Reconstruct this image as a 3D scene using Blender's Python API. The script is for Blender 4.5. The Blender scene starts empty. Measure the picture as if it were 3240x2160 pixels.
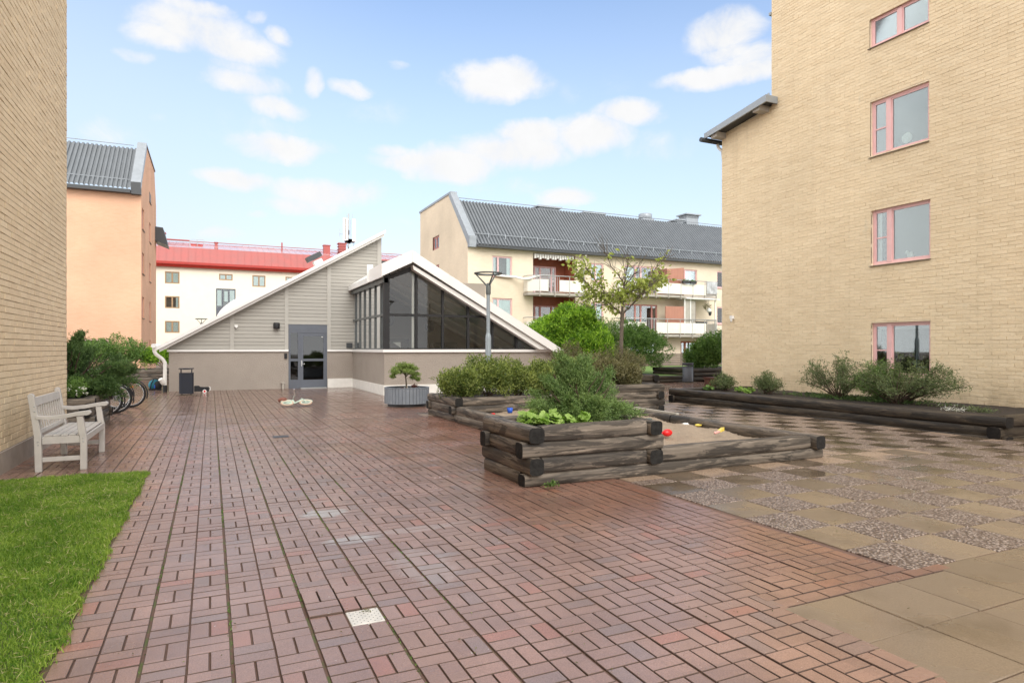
import bpy, math, random
import numpy as np
from mathutils import Vector, Matrix
R = math.radians
rng = np.random.default_rng(7)
random.seed(7)
scene = bpy.context.scene
col = scene.collection

# ------------------------------------------------------------------ helpers
class MB:
    """collects faces and links them as ONE mesh object"""
    def __init__(s):
        s.v = []; s.f = []; s.m = []; s.s = []
    def add(s, verts, faces, mat=0, smooth=False):
        o = len(s.v)
        s.v.extend([tuple(p) for p in verts])
        for f in faces:
            s.f.append([i + o for i in f]); s.m.append(mat); s.s.append(smooth)
    def box(s, x0, x1, y0, y1, z0, z1, mat=0):
        s.add([(x0,y0,z0),(x1,y0,z0),(x1,y1,z0),(x0,y1,z0),(x0,y0,z1),(x1,y0,z1),(x1,y1,z1),(x0,y1,z1)],
              [(3,2,1,0),(4,5,6,7),(0,1,5,4),(1,2,6,5),(2,3,7,6),(3,0,4,7)], mat)
        return s
    def hexa(s, pts, mat=0):
        s.add(pts, [(3,2,1,0),(4,5,6,7),(0,1,5,4),(1,2,6,5),(2,3,7,6),(3,0,4,7)], mat); return s
    def quad(s, a, b, c, d, mat=0):
        s.add([a,b,c,d], [(0,1,2,3)], mat); return s
    def prism(s, poly, axis, a, b, mat=0):
        """poly = 2D points; axis 'y': poly (x,z); 'x': poly (y,z); 'z': poly (x,y)"""
        n = len(poly)
        def P(p, t):
            return {'y': (p[0], t, p[1]), 'x': (t, p[0], p[1]), 'z': (p[0], p[1], t)}[axis]
        vs = [P(p, a) for p in poly] + [P(p, b) for p in poly]
        fs = [list(range(n)), list(range(2*n-1, n-1, -1))]
        fs += [(i, i+n, (i+1) % n + n, (i+1) % n) for i in range(n)]
        s.add(vs, fs, mat); return s
    def tube(s, path, rad, seg=8, mat=0, caps=True):
        path = [Vector(p) for p in path]; n = len(path)
        if not hasattr(rad, '__len__'): rad = [rad]*n
        vs = []; up0 = None
        for i, p in enumerate(path):
            t = (path[min(i+1, n-1)] - path[max(i-1, 0)]).normalized()
            if up0 is None:
                up0 = Vector((0,0,1)) if abs(t.z) < .9 else Vector((1,0,0))
            a = t.cross(up0)
            if a.length < 1e-4: a = t.orthogonal()
            a.normalize(); b = a.cross(t).normalized(); up0 = b
            for k in range(seg):
                q = 2*math.pi*k/seg
                vs.append(p + (a*math.cos(q) + b*math.sin(q))*rad[i])
        fs = []
        for i in range(n-1):
            for k in range(seg):
                k2 = (k+1) % seg
                fs.append((i*seg+k, i*seg+k2, (i+1)*seg+k2, (i+1)*seg+k))
        s.add(vs, fs, mat, True)
        if caps:
            s.add(vs[:seg], [tuple(range(seg-1,-1,-1))], mat); s.add(vs[-seg:], [tuple(range(seg))], mat)
        return s
    def lathe(s, prof, c, seg=24, mat=0, smooth=True):
        """prof = [(r,z)...] about the vertical through c"""
        vs = []; n = len(prof)
        for r, z in prof:
            for k in range(seg):
                q = 2*math.pi*k/seg
                vs.append((c[0]+r*math.cos(q), c[1]+r*math.sin(q), c[2]+z))
        fs = []
        for i in range(n-1):
            for k in range(seg):
                k2 = (k+1) % seg
                fs.append((i*seg+k, i*seg+k2, (i+1)*seg+k2, (i+1)*seg+k))
        s.add(vs, fs, mat, smooth); return s
    def ellipsoid(s, c, r, seg=14, rings=8, mat=0, jit=0):
        vs = []; fs = []
        for i in range(rings+1):
            a = math.pi*i/rings
            for k in range(seg):
                q = 2*math.pi*k/seg
                j = 1 + (random.random()-.5)*jit
                vs.append((c[0]+r[0]*math.sin(a)*math.cos(q)*j, c[1]+r[1]*math.sin(a)*math.sin(q)*j, c[2]+r[2]*math.cos(a)*j))
        for i in range(rings):
            for k in range(seg):
                k2 = (k+1) % seg
                fs.append((i*seg+k, (i+1)*seg+k, (i+1)*seg+k2, i*seg+k2))
        s.add(vs, fs, mat, True); return s
    def build(s, name, mats, parent=None, local=False, bevel=0):
        me = bpy.data.meshes.new(name)
        off = Vector((0,0,0))
        if parent is not None and not local:
            p = parent
            while p is not None:
                off += p.location; p = p.parent
        me.from_pydata([(x-off.x, y-off.y, z-off.z) for x,y,z in s.v], [], s.f)
        if not isinstance(mats, (list, tuple)): mats = [mats]
        for m in mats: me.materials.append(m)
        me.polygons.foreach_set('material_index', s.m)
        me.polygons.foreach_set('use_smooth', s.s)
        me.update()
        o = bpy.data.objects.new(name, me); col.objects.link(o)
        if parent is not None: o.parent = parent
        if bevel:
            md = o.modifiers.new('bevel', 'BEVEL'); md.width = bevel; md.segments = 2; md.limit_method = 'ANGLE'; md.angle_limit = R(50)
        return o

def np_mesh(name, V, F, mat, parent=None, smooth=False):
    """V (n,3) world coords, F (m,4) or (m,3)"""
    off = np.zeros(3); p = parent
    while p is not None:
        off += np.array(p.location); p = p.parent
    V = np.asarray(V, dtype=np.float32) - off.astype(np.float32)
    k = F.shape[1]; me = bpy.data.meshes.new(name)
    me.vertices.add(len(V)); me.vertices.foreach_set('co', V.ravel())
    me.loops.add(F.size); me.loops.foreach_set('vertex_index', F.astype(np.int32).ravel())
    me.polygons.add(len(F)); me.polygons.foreach_set('loop_start', np.arange(0, F.size, k, dtype=np.int32))
    me.polygons.foreach_set('loop_total', np.full(len(F), k, dtype=np.int32))
    me.polygons.foreach_set('use_smooth', np.full(len(F), smooth, dtype=bool))
    me.update(calc_edges=True)
    mats = mat if isinstance(mat, (list, tuple)) else [mat]
    for m in mats: me.materials.append(m)
    o = bpy.data.objects.new(name, me); col.objects.link(o)
    if parent is not None: o.parent = parent
    return o

def tag(o, label=None, cat=None, group=None, kind=None):
    if label: o['label'] = label
    if cat: o['category'] = cat
    if group: o['group'] = group
    if kind: o['kind'] = kind
    return o

def thing(name, loc, label, cat, group=None, rz=0):
    o = bpy.data.objects.new(name, None); o.empty_display_size = .2
    o.location = loc; o.rotation_euler = (0,0,rz); col.objects.link(o)
    return tag(o, label, cat, group)

def copy_tree(o, parent=None):
    c = o.copy(); col.objects.link(c)
    if parent is not None: c.parent = parent
    for ch in [x for x in col.objects if x.parent == o]: copy_tree(ch, c)
    return c

# ------------------------------------------------------------------ materials
class N:
    def __init__(s, name):
        s.mat = bpy.data.materials.new(name); s.mat.use_nodes = True
        s.t = s.mat.node_tree; s.b = s.t.nodes['Principled BSDF']; s.out = s.t.nodes['Material Output']
    def n(s, typ, **kw):
        x = s.t.nodes.new(typ)
        for k, v in kw.items(): setattr(x, k, v)
        return x
    def l(s, a, b): s.t.links.new(a, b)
    def sv(s, sock, v):
        if hasattr(v, 'is_output') or isinstance(v, bpy.types.NodeSocket): s.l(v, sock)
        else: sock.default_value = v
    def math(s, op, a, b=0, c=0, clamp=False):
        x = s.n('ShaderNodeMath', operation=op, use_clamp=clamp)
        s.sv(x.inputs[0], a); s.sv(x.inputs[1], b)
        if op in ('MULTIPLY_ADD', 'SMOOTH_MIN', 'WRAP', 'COMPARE'): s.sv(x.inputs[2], c)
        return x.outputs[0]
    def mix(s, f, a, b, mode='MIX'):
        x = s.n('ShaderNodeMix', data_type='RGBA', blend_type=mode)
        s.sv(x.inputs[0], f); s.sv(x.inputs[6], a); s.sv(x.inputs[7], b)
        return x.outputs[2]
    def pos(s):
        return s.n('ShaderNodeNewGeometry').outputs['Position']
    def objc(s):
        return s.n('ShaderNodeTexCoord').outputs['Object']
    def sep(s, v):
        x = s.n('ShaderNodeSeparateXYZ'); s.l(v, x.inputs[0]); return x.outputs
    def comb(s, a, b, c):
        x = s.n('ShaderNodeCombineXYZ')
        for i, v in enumerate((a, b, c)): s.sv(x.inputs[i], v)
        return x.outputs[0]
    def noise(s, vec, scale, detail=4, rough=.55, dist=0):
        x = s.n('ShaderNodeTexNoise'); s.l(vec, x.inputs['Vector'])
        x.inputs['Scale'].default_value = scale; x.inputs['Detail'].default_value = detail
        x.inputs['Roughness'].default_value = rough; x.inputs['Distortion'].default_value = dist
        return x.outputs['Fac']
    def mapr(s, v, a, b, c=0, d=1, smooth=False):
        x = s.n('ShaderNodeMapRange', interpolation_type='SMOOTHSTEP' if smooth else 'LINEAR')
        s.sv(x.inputs[0], v)
        for i, q in enumerate((a, b, c, d)): s.sv(x.inputs[i+1], q)
        return x.outputs[0]
    def scale(s, vec, sc):
        x = s.n('ShaderNodeVectorMath', operation='MULTIPLY'); s.l(vec, x.inputs[0]); x.inputs[1].default_value = sc
        return x.outputs[0]
    def bump(s, h, strength=.5, dist=.01, normal=None):
        x = s.n('ShaderNodeBump'); x.inputs['Strength'].default_value = strength; x.inputs['Distance'].default_value = dist
        s.l(h, x.inputs['Height'])
        if normal is not None: s.l(normal, x.inputs['Normal'])
        return x.outputs[0]
    def island(s):
        return s.n('ShaderNodeNewGeometry').outputs['Random Per Island']
    def base(s, c): s.sv(s.b.inputs['Base Color'], c if not isinstance(c, tuple) or len(c) == 4 else (*c, 1))
    def rough(s, v): s.sv(s.b.inputs['Roughness'], v)
    def norm(s, v): s.l(v, s.b.inputs['Normal'])
    def spec(s, v): s.sv(s.b.inputs['Specular IOR Level'], v)
    def metal(s, v): s.sv(s.b.inputs['Metallic'], v)

def c4(c): return (c[0], c[1], c[2], 1)
MC = {}
def plain(name, c, rough=.6, metal=0, var=.12, scale=6, bump=0, spec=.5):
    """painted or plain surface with a little unevenness"""
    if name in MC: return MC[name]
    m = N(name); p = m.pos()
    nz = m.noise(p, scale, 5)
    k = m.mapr(nz, .3, .7, 1-var, 1+var)
    m.base(m.mix(1, c4(c), m.comb(k, k, k), 'MULTIPLY'))
    m.rough(m.mapr(nz, .3, .7, max(.05, rough-.08), min(1, rough+.08))); m.metal(metal); m.spec(spec)
    if bump: m.norm(m.bump(m.noise(p, scale*12, 3), .4, bump))
    MC[name] = m.mat
    return m.mat

def brick_shader(name, ca, cb, cm, w=.25, h=.08, mort=.008, blotch=.1):
    m = N(name); p = m.pos(); x, y, z = m.sep(p)
    v = m.comb(m.math('ADD', x, y), z, 0)
    b = m.n('ShaderNodeTexBrick'); m.l(v, b.inputs['Vector'])
    b.inputs['Color1'].default_value = c4(ca); b.inputs['Color2'].default_value = c4(cb); b.inputs['Mortar'].default_value = c4(cm)
    b.inputs['Scale'].default_value = 1; b.inputs['Mortar Size'].default_value = mort; b.inputs['Mortar Smooth'].default_value = .2
    b.inputs['Brick Width'].default_value = w; b.inputs['Row Height'].default_value = h
    big = m.noise(p, .35, 4); k = m.mapr(big, .3, .7, 1-blotch, 1+blotch)
    m.base(m.mix(1, b.outputs['Color'], m.comb(k, k, k), 'MULTIPLY'))
    hgt = m.math('SUBTRACT', m.math('MULTIPLY', m.noise(p, 60, 2), .4), b.outputs['Fac'])
    m.norm(m.bump(hgt, .6, .012)); m.rough(.9); m.spec(.2)
    return m.mat

def brick_face(name, ca, cb):
    """one material for modelled bricks: colour per brick, split face grain"""
    m = N(name); p = m.pos(); r = m.island()
    c = m.mix(r, c4(ca), c4(cb))
    big = m.noise(p, .5, 5); k = m.mapr(big, .3, .7, .94, 1.05)
    g = m.noise(p, 45, 4, .65); k2 = m.mapr(g, .3, .7, .92, 1.07)
    c = m.mix(1, c, m.comb(k, k, m.math('MULTIPLY', k, .99)), 'MULTIPLY')
    c = m.mix(1, c, m.comb(k2, k2, k2), 'MULTIPLY')
    st = m.mapr(m.noise(m.scale(p, (3, 3, .7)), 1.0, 5, .6), .66, .76, 0, .35, True)   # pale lime bloom
    c = m.mix(st, c, (.60, .55, .43, 1))
    zz = m.sep(p)[2]
    grime = m.math('MULTIPLY', m.mapr(zz, 1.1, .25, 0, .5, True), m.mapr(m.noise(m.scale(p, (1.5,1.5,.8)), 1.6, 5, .6), .4, .65, .15, 1, True))
    c = m.mix(grime, c, (.33,.25,.15,1))
    run = m.mapr(m.noise(m.scale(p, (2.2,2.2,.12)), 2.0, 5, .6), .52, .70, 0, .13, True)
    c = m.mix(run, c, (.47,.36,.22,1))
    m.base(c); m.rough(.88); m.spec(.25)
    g2 = m.noise(p, 34, 5, .65)
    m.norm(m.bump(g2, .5, .009))
    return m.mat

M = {}
YB1, YB2 = (.81,.67,.475), (.75,.605,.415)
M['yellow_brick'] = brick_face('yellow_brick', YB1, YB2)
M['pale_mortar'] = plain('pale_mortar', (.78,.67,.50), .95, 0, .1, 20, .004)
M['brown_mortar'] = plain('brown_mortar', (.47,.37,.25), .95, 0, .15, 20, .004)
M['orange_brick'] = brick_shader('orange_brick', (.72,.44,.295), (.69,.41,.27), (.66,.44,.31), .25, .085, .008)
M['cream_brick'] = brick_shader('cream_brick', (.79,.68,.53), (.75,.64,.49), (.77,.69,.56), .25, .085, .008)
M['plinth'] = plain('plinth_concrete', (.34,.29,.25), .85, 0, .15, 5, .006)
M['stucco'] = None
def stucco(name, c):
    m = N(name); p = m.pos()
    a = m.noise(p, 1.2, 5); k = m.mapr(a, .3, .7, .93, 1.06)
    m.base(m.mix(1, c4(c), m.comb(k, k, k), 'MULTIPLY')); m.rough(.95); m.spec(.15)
    m.norm(m.bump(m.noise(p, 26, 5, .7), .9, .03))
    return m.mat
M['stucco'] = stucco('taupe_roughcast', (.37,.325,.285))
M['cream_render'] = plain('cream_render', (.84,.79,.66), .9, 0, .03, 1.5, .003)
def siding(name, c, pitch=.135):
    m = N(name); p = m.pos(); x, y, z = m.sep(p)
    f = m.math('FRACT', m.math('DIVIDE', z, pitch))
    row = m.math('FLOOR', m.math('DIVIDE', z, pitch))
    wn = m.n('ShaderNodeTexWhiteNoise', noise_dimensions='1D'); m.l(row, wn.inputs['W'])
    gro = m.mapr(f, .0, .10, 0, 1, True)
    k = m.mapr(wn.outputs['Value'], 0, 1, .94, 1.05)
    g = m.noise(m.scale(p, (1.2, 1.2, 18)), 3, 4); k = m.math('MULTIPLY', k, m.mapr(g, .3, .7, .95, 1.04))
    m.base(m.mix(1, c4(c), m.comb(k, k, k), 'MULTIPLY'))
    tilt = m.math('MULTIPLY', m.math('SUBTRACT', 1, f), .35)
    m.norm(m.bump(m.math('ADD', gro, tilt), 1.0, .022)); m.rough(.6); m.spec(.3)
    return m.mat
M['siding'] = siding('grey_lap_siding', (.40,.385,.35))
M['siding_trim'] = plain('grey_trim_paint', (.42,.405,.37), .6, 0, .05)
M['white'] = plain('white_sheet_metal', (.82,.81,.79), .45, 0, .02, 2)
M['white_dirty'] = plain('white_base_sheet', (.78,.76,.72), .5, 0, .08, 4)
M['zinc'] = plain('zinc_sheet', (.30,.33,.36), .42, .25, .1, 3)
M['zinc_dark'] = plain('dark_sheet', (.055,.06,.065), .5, .2, .1, 3)
M['corrugated'] = plain('grey_corrugated_sheet', (.15,.165,.18), .42, .2, .1, 1.3)
M['pink'] = plain('pink_window_paint', (.78,.49,.49), .45, 0, .05, 8)
M['pink_dull'] = plain('dull_pink_paint', (.50,.22,.19), .5, 0, .06, 8)
M['sill'] = plain('brown_sill', (.13,.10,.075), .5, 0, .1, 8)
M['black_frame'] = plain('black_frame', (.010,.010,.012), .6, 0, .1, 8)
M['grey_frame'] = plain('grey_glazing_bar', (.10,.11,.11), .4, 0, .1, 8)
M['door_grey'] = plain('blue_grey_door_paint', (.105,.118,.145), .45, 0, .07, 5)
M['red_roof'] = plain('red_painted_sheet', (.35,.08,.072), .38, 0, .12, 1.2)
M['red_bright'] = plain('bright_red_sheet', (.40,.03,.02), .4, 0, .1, 2)
M['roof_pale'] = plain('wet_red_sheet_sky_sheen', (.52,.27,.26), .12, .0, .1, 1, 0, 1.0)  # paler than the mansard: reflected sky mixed into the red sheet colour
M['tan_frame'] = plain('tan_window_frame', (.34,.22,.12), .5, 0, .06, 8)
M['rust_paint'] = plain('red_brown_boards', (.34,.105,.055), .6, 0, .12, 3)
M['dark'] = plain('dark_room', (.018,.018,.017), .9, 0, .3, 2)
M['dim'] = plain('dim_room', (.10,.09,.078), .9, 0, .3, 2)
M['blind'] = None
def slats(name, a, b, pitch):
    m = N(name); z = m.sep(m.pos())[2]
    f = m.math('FRACT', m.math('DIVIDE', z, pitch))
    m.base(m.mix(m.mapr(f, .35, .5, 0, 1), c4(a), c4(b))); m.rough(.6); m.norm(m.bump(f, .6, .01))
    return m.mat
M['blind'] = slats('venetian_blind', (.34,.37,.38), (.17,.19,.20), .03)
M['roller'] = plain('pale_roller_blind', (.25,.285,.30), .8, 0, .06, 2)
M['curtain'] = plain('white_curtain', (.82,.83,.80), .9, 0, .1, 5)
M['balcony'] = None
def ribbed(name, c, pitch):
    m = N(name); p = m.pos(); x, y, z = m.sep(p)
    f = m.math('FRACT', m.math('DIVIDE', m.math('ADD', x, y), pitch))
    g = m.mapr(m.math('ABSOLUTE', m.math('SUBTRACT', f, .5)), .40, .5, 1, 0)
    k = m.mapr(m.noise(p, 2, 4), .3, .7, .95, 1.04)
    m.base(m.mix(1, c4(c), m.comb(k, k, k), 'MULTIPLY')); m.rough(.5); m.norm(m.bump(g, .8, .02))
    return m.mat
M['balcony'] = ribbed('cream_ribbed_sheet', (.80,.77,.69), .15)
M['rust_boards'] = ribbed('rust_upright_boards', (.42,.19,.13), .14)
M['steel'] = plain('galvanised_steel', (.42,.43,.43), .4, .6, .08, 6)
M['concrete'] = plain('balcony_concrete', (.40,.37,.33), .9, 0, .12, 4)
M['lamp_pole'] = plain('blue_grey_lamp_paint', (.27,.31,.34), .4, .1, .06, 8)
M['lamp_head'] = plain('dark_lamp_paint', (.12,.135,.135), .4, .1, .06, 8)
M['navy'] = plain('navy_bin_paint', (.014,.018,.030), .65, 0, .15, 8)
M['grey_bin'] = plain('slate_bin_paint', (.085,.09,.11), .5, 0, .12, 8)
M['rubber'] = plain('black_rubber', (.012,.012,.013), .6, 0, .1, 20)
M['chrome'] = plain('bright_metal', (.62,.62,.62), .22, .9, .05, 20)
M['mint'] = plain('mint_paint', (.52,.66,.56), .35, 0, .05, 20)
M['saddle_brown'] = plain('brown_saddle', (.20,.07,.045), .6, 0, .1, 20)
M['orange_reflector'] = plain('orange_reflector', (.85,.25,.02), .3, 0, .05, 20)
M['bench'] = None
def bench_mat():
    m = N('weathered_grey_bench_paint'); p = m.pos()
    k = m.mapr(m.noise(p, 9, 5, .6), .3, .7, .9, 1.06)
    c = m.mix(1, (.50,.475,.445,1), m.comb(k, k, k), 'MULTIPLY')
    wear = m.mapr(m.noise(m.scale(p, (14, 2.4, 14)), 1.6, 5, .6), .60, .68, 0, .55, True)
    zz = m.sep(p)[2]
    seat = m.math('MULTIPLY', wear, m.math('COMPARE', zz, .437, .012))
    c = m.mix(seat, c, (.25,.245,.20,1))
    sp = m.mapr(m.noise(p, 55, 3, .7), .70, .74, 0, .5, True)
    c = m.mix(sp, c, (.20,.18,.16,1))
    m.base(c); m.rough(.55); m.norm(m.bump(m.noise(m.scale(p, (30, 6, 8)), 2, 3), .25, .004))
    return m.mat
M['bench'] = bench_mat()
M['planter_slat'] = plain('blue_grey_planter_paint', (.19,.215,.25), .55, 0, .07, 9)
M['soil'] = plain('dark_soil', (.035,.026,.020), .95, 0, .4, 14, .02)
M['bark'] = plain('grey_brown_bark', (.13,.105,.08), .9, 0, .3, 18, .01)
M['twig'] = plain('brown_twig', (.085,.055,.04), .9, 0, .25, 20)
M['corten'] = plain('rusted_steel', (.09,.03,.018), .8, 0, .3, 9)
M['teal'] = plain('teal_cloth', (.015,.17,.24), .7, 0, .15, 20)
M['black_cloth'] = plain('black_cloth', (.014,.015,.018), .8, 0, .2, 20)
M['red_plastic'] = plain('red_plastic', (.72,.012,.015), .35, 0, .05, 20)
M['blue_plastic'] = plain('blue_plastic', (.02,.10,.55), .4, 0, .05, 20)
M['yellow_plastic'] = plain('yellow_plastic', (.78,.60,.10), .4, 0, .05, 20)
M['pink_plastic'] = plain('pink_plastic', (.75,.40,.36), .4, 0, .05, 20)
M['green_plastic'] = plain('dark_green_plastic', (.02,.10,.09), .4, 0, .05, 20)
M['paper'] = plain('white_paper', (.80,.80,.76), .8, 0, .05, 20)
M['old_wood'] = plain('bare_grey_wood', (.42,.39,.34), .8, 0, .15, 20)
M['lid'] = plain('white_grating', (.62,.60,.56), .5, 0, .12, 14)
M['moss'] = plain('moss', (.07,.10,.02), .95, 0, .4, 30, .01)

def log_mat(name, axis, ca, cb, cd, wet=.45):
    m = N(name); p = m.pos()
    st = {'x': (.55, 5, 5), 'y': (5, .55, 5)}[axis]
    q = m.scale(p, st)
    g = m.noise(q, 2.3, 6, .6, .7)
    c = m.mix(m.mapr(g, .36, .62, 0, 1, True), c4(ca), c4(cb))
    bark = m.mapr(m.noise(m.scale(p, tuple(v*.8 for v in st)), 2.2, 6, .68, .9), .50, .55, 0, .75, True)
    pale = m.mapr(m.noise(m.scale(p, tuple(v*1.1 for v in st)), 2.7, 6, .7, .8), .57, .62, 0, .6, True)
    c = m.mix(pale, c, tuple(min(1, v*1.75) for v in cb) + (1,))
    c = m.mix(bark, c, c4(cd))
    gr = m.noise(m.scale(p, {'x': (.12, 14, 14), 'y': (14, .12, 14)}[axis]), 3, 4)
    k = m.mapr(gr, .3, .7, .7, 1.25)
    c = m.mix(1, c, m.comb(k, k, k), 'MULTIPLY')
    r = m.island(); kk = m.mapr(r, 0, 1, .8, 1.15); c = m.mix(1, c, m.comb(kk, kk, kk), 'MULTIPLY')
    m.base(c); m.rough(m.mapr(g, .3, .7, wet, wet+.35)); m.spec(.3)
    m.norm(m.bump(m.math('ADD', gr, m.math('MULTIPLY', g, 1.3)), .6, .012))
    return m.mat
def end_mat(name, c):
    m = N(name); p = m.pos()
    k = m.mapr(m.noise(p, 22, 4, .6), .3, .7, .6, 1.5)
    m.base(m.mix(1, c4(c), m.comb(k, k, k), 'MULTIPLY')); m.rough(.85); m.spec(.2); m.norm(m.bump(m.noise(p, 70, 3), .5, .006))
    return m.mat
M['log_x'] = log_mat('weathered_log_lengthwise', 'x', (.068,.057,.047), (.185,.153,.122), (.028,.024,.021))
M['log_y'] = log_mat('weathered_log_crosswise', 'y', (.068,.057,.047), (.185,.153,.122), (.028,.024,.021))
M['log_end'] = end_mat('log_end_grain', (.020,.019,.018))
M['dlog_x'] = log_mat('shaded_wet_log_lengthwise', 'x', (.030,.024,.019), (.070,.055,.040), (.018,.015,.013), .35)  # darker copies of the log wood: wet, with shade painted into the colour
M['dlog_y'] = log_mat('shaded_wet_log_crosswise', 'y', (.030,.024,.019), (.070,.055,.040), (.018,.015,.013), .35)
M['dlog_end'] = end_mat('dark_log_end_grain', (.016,.014,.013))

def leaf_mat(name, a, b, trans=.35, rough=.5):
    m = N(name); r = m.island(); p = m.pos()
    clump = m.mapr(m.noise(p, 2.2, 3), .35, .65, -.25, .25)
    f = m.math('ADD', r, clump, clamp=True)
    c = m.mix(f, c4(a), c4(b))
    m.base(c); m.rough(rough); m.spec(.35)
    tr = m.n('ShaderNodeBsdfTranslucent'); m.l(m.mix(1, c, (1.1, 1.25, .6, 1), 'MULTIPLY'), tr.inputs['Color'])
    mx = m.n('ShaderNodeMixShader'); mx.inputs[0].default_value = trans
    m.l(m.b.outputs[0], mx.inputs[1]); m.l(tr.outputs[0], mx.inputs[2]); m.l(mx.outputs[0], m.out.inputs[0])
    return m.mat
M['leaf_hedge'] = leaf_mat('olive_hedge_leaf', (.065,.105,.022), (.34,.39,.115))
M['leaf_brown'] = leaf_mat('brown_green_leaf', (.11,.105,.05), (.26,.235,.125))
M['leaf_juniper'] = leaf_mat('juniper_needle', (.075,.145,.038), (.29,.40,.145), .25)
M['leaf_dark'] = leaf_mat('dark_conifer_needle', (.04,.085,.025), (.155,.25,.080), .25)
M['leaf_bright'] = leaf_mat('bright_green_leaf', (.05,.14,.010), (.36,.56,.055))
M['leaf_lime'] = leaf_mat('lime_leaf', (.21,.35,.06), (.40,.55,.16), .35)
M['leaf_tree'] = leaf_mat('yellow_green_leaf', (.25,.30,.055), (.52,.56,.19), .45)
M['leaf_mid'] = leaf_mat('mid_green_leaf', (.06,.13,.03), (.22,.34,.095))
M['leaf_box'] = leaf_mat('grey_green_leaf', (.065,.095,.04), (.21,.255,.115), .25)
M['leaf_maple'] = leaf_mat('bonsai_leaf', (.13,.19,.05), (.32,.40,.13), .35)
M['petal'] = leaf_mat('white_petal', (.75,.76,.70), (.85,.85,.82), .2)
M['red_leaf'] = leaf_mat('dark_red_leaf', (.07,.018,.012), (.14,.04,.028), .2)
M['grass'] = leaf_mat('grass_blade', (.085,.200,.016), (.36,.48,.09), .4)

def glass_mat(name, tint, refl=1.0, gloss=.02):
    m = N(name)
    tr = m.n('ShaderNodeBsdfTransparent'); tr.inputs[0].default_value = c4(tint)
    gl = m.n('ShaderNodeBsdfGlossy'); gl.inputs['Roughness'].default_value = gloss; gl.inputs['Color'].default_value = (.95,.97,1,1)
    fr = m.n('ShaderNodeFresnel'); fr.inputs[0].default_value = 1.5
    f = m.math('MULTIPLY', fr.outputs[0], refl, clamp=True)
    mx = m.n('ShaderNodeMixShader'); m.l(f, mx.inputs[0]); m.l(tr.outputs[0], mx.inputs[1]); m.l(gl.outputs[0], mx.inputs[2])
    m.l(mx.outputs[0], m.out.inputs[0])
    return m.mat
M['glass'] = glass_mat('window_glass', (.86,.92,.92), 1.9)
M['glass_dark'] = glass_mat('tinted_pane', (.38,.40,.40), 1.6)
M['glass_wing'] = glass_mat('hall_glazing', (.74,.75,.71), 1.25)

# ------------------------------------------------------------------ ground
def ground_mat():
    m = N('damp_earth'); p = m.pos()
    m.base(m.mix(m.noise(p, 3, 5), (.11,.075,.055,1), (.18,.13,.10,1))); m.rough(.7)
    return m.mat
MB().box(-260, 300, -120, 420, -.5, -.03).build('ground', ground_mat())['kind'] = 'structure'

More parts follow.
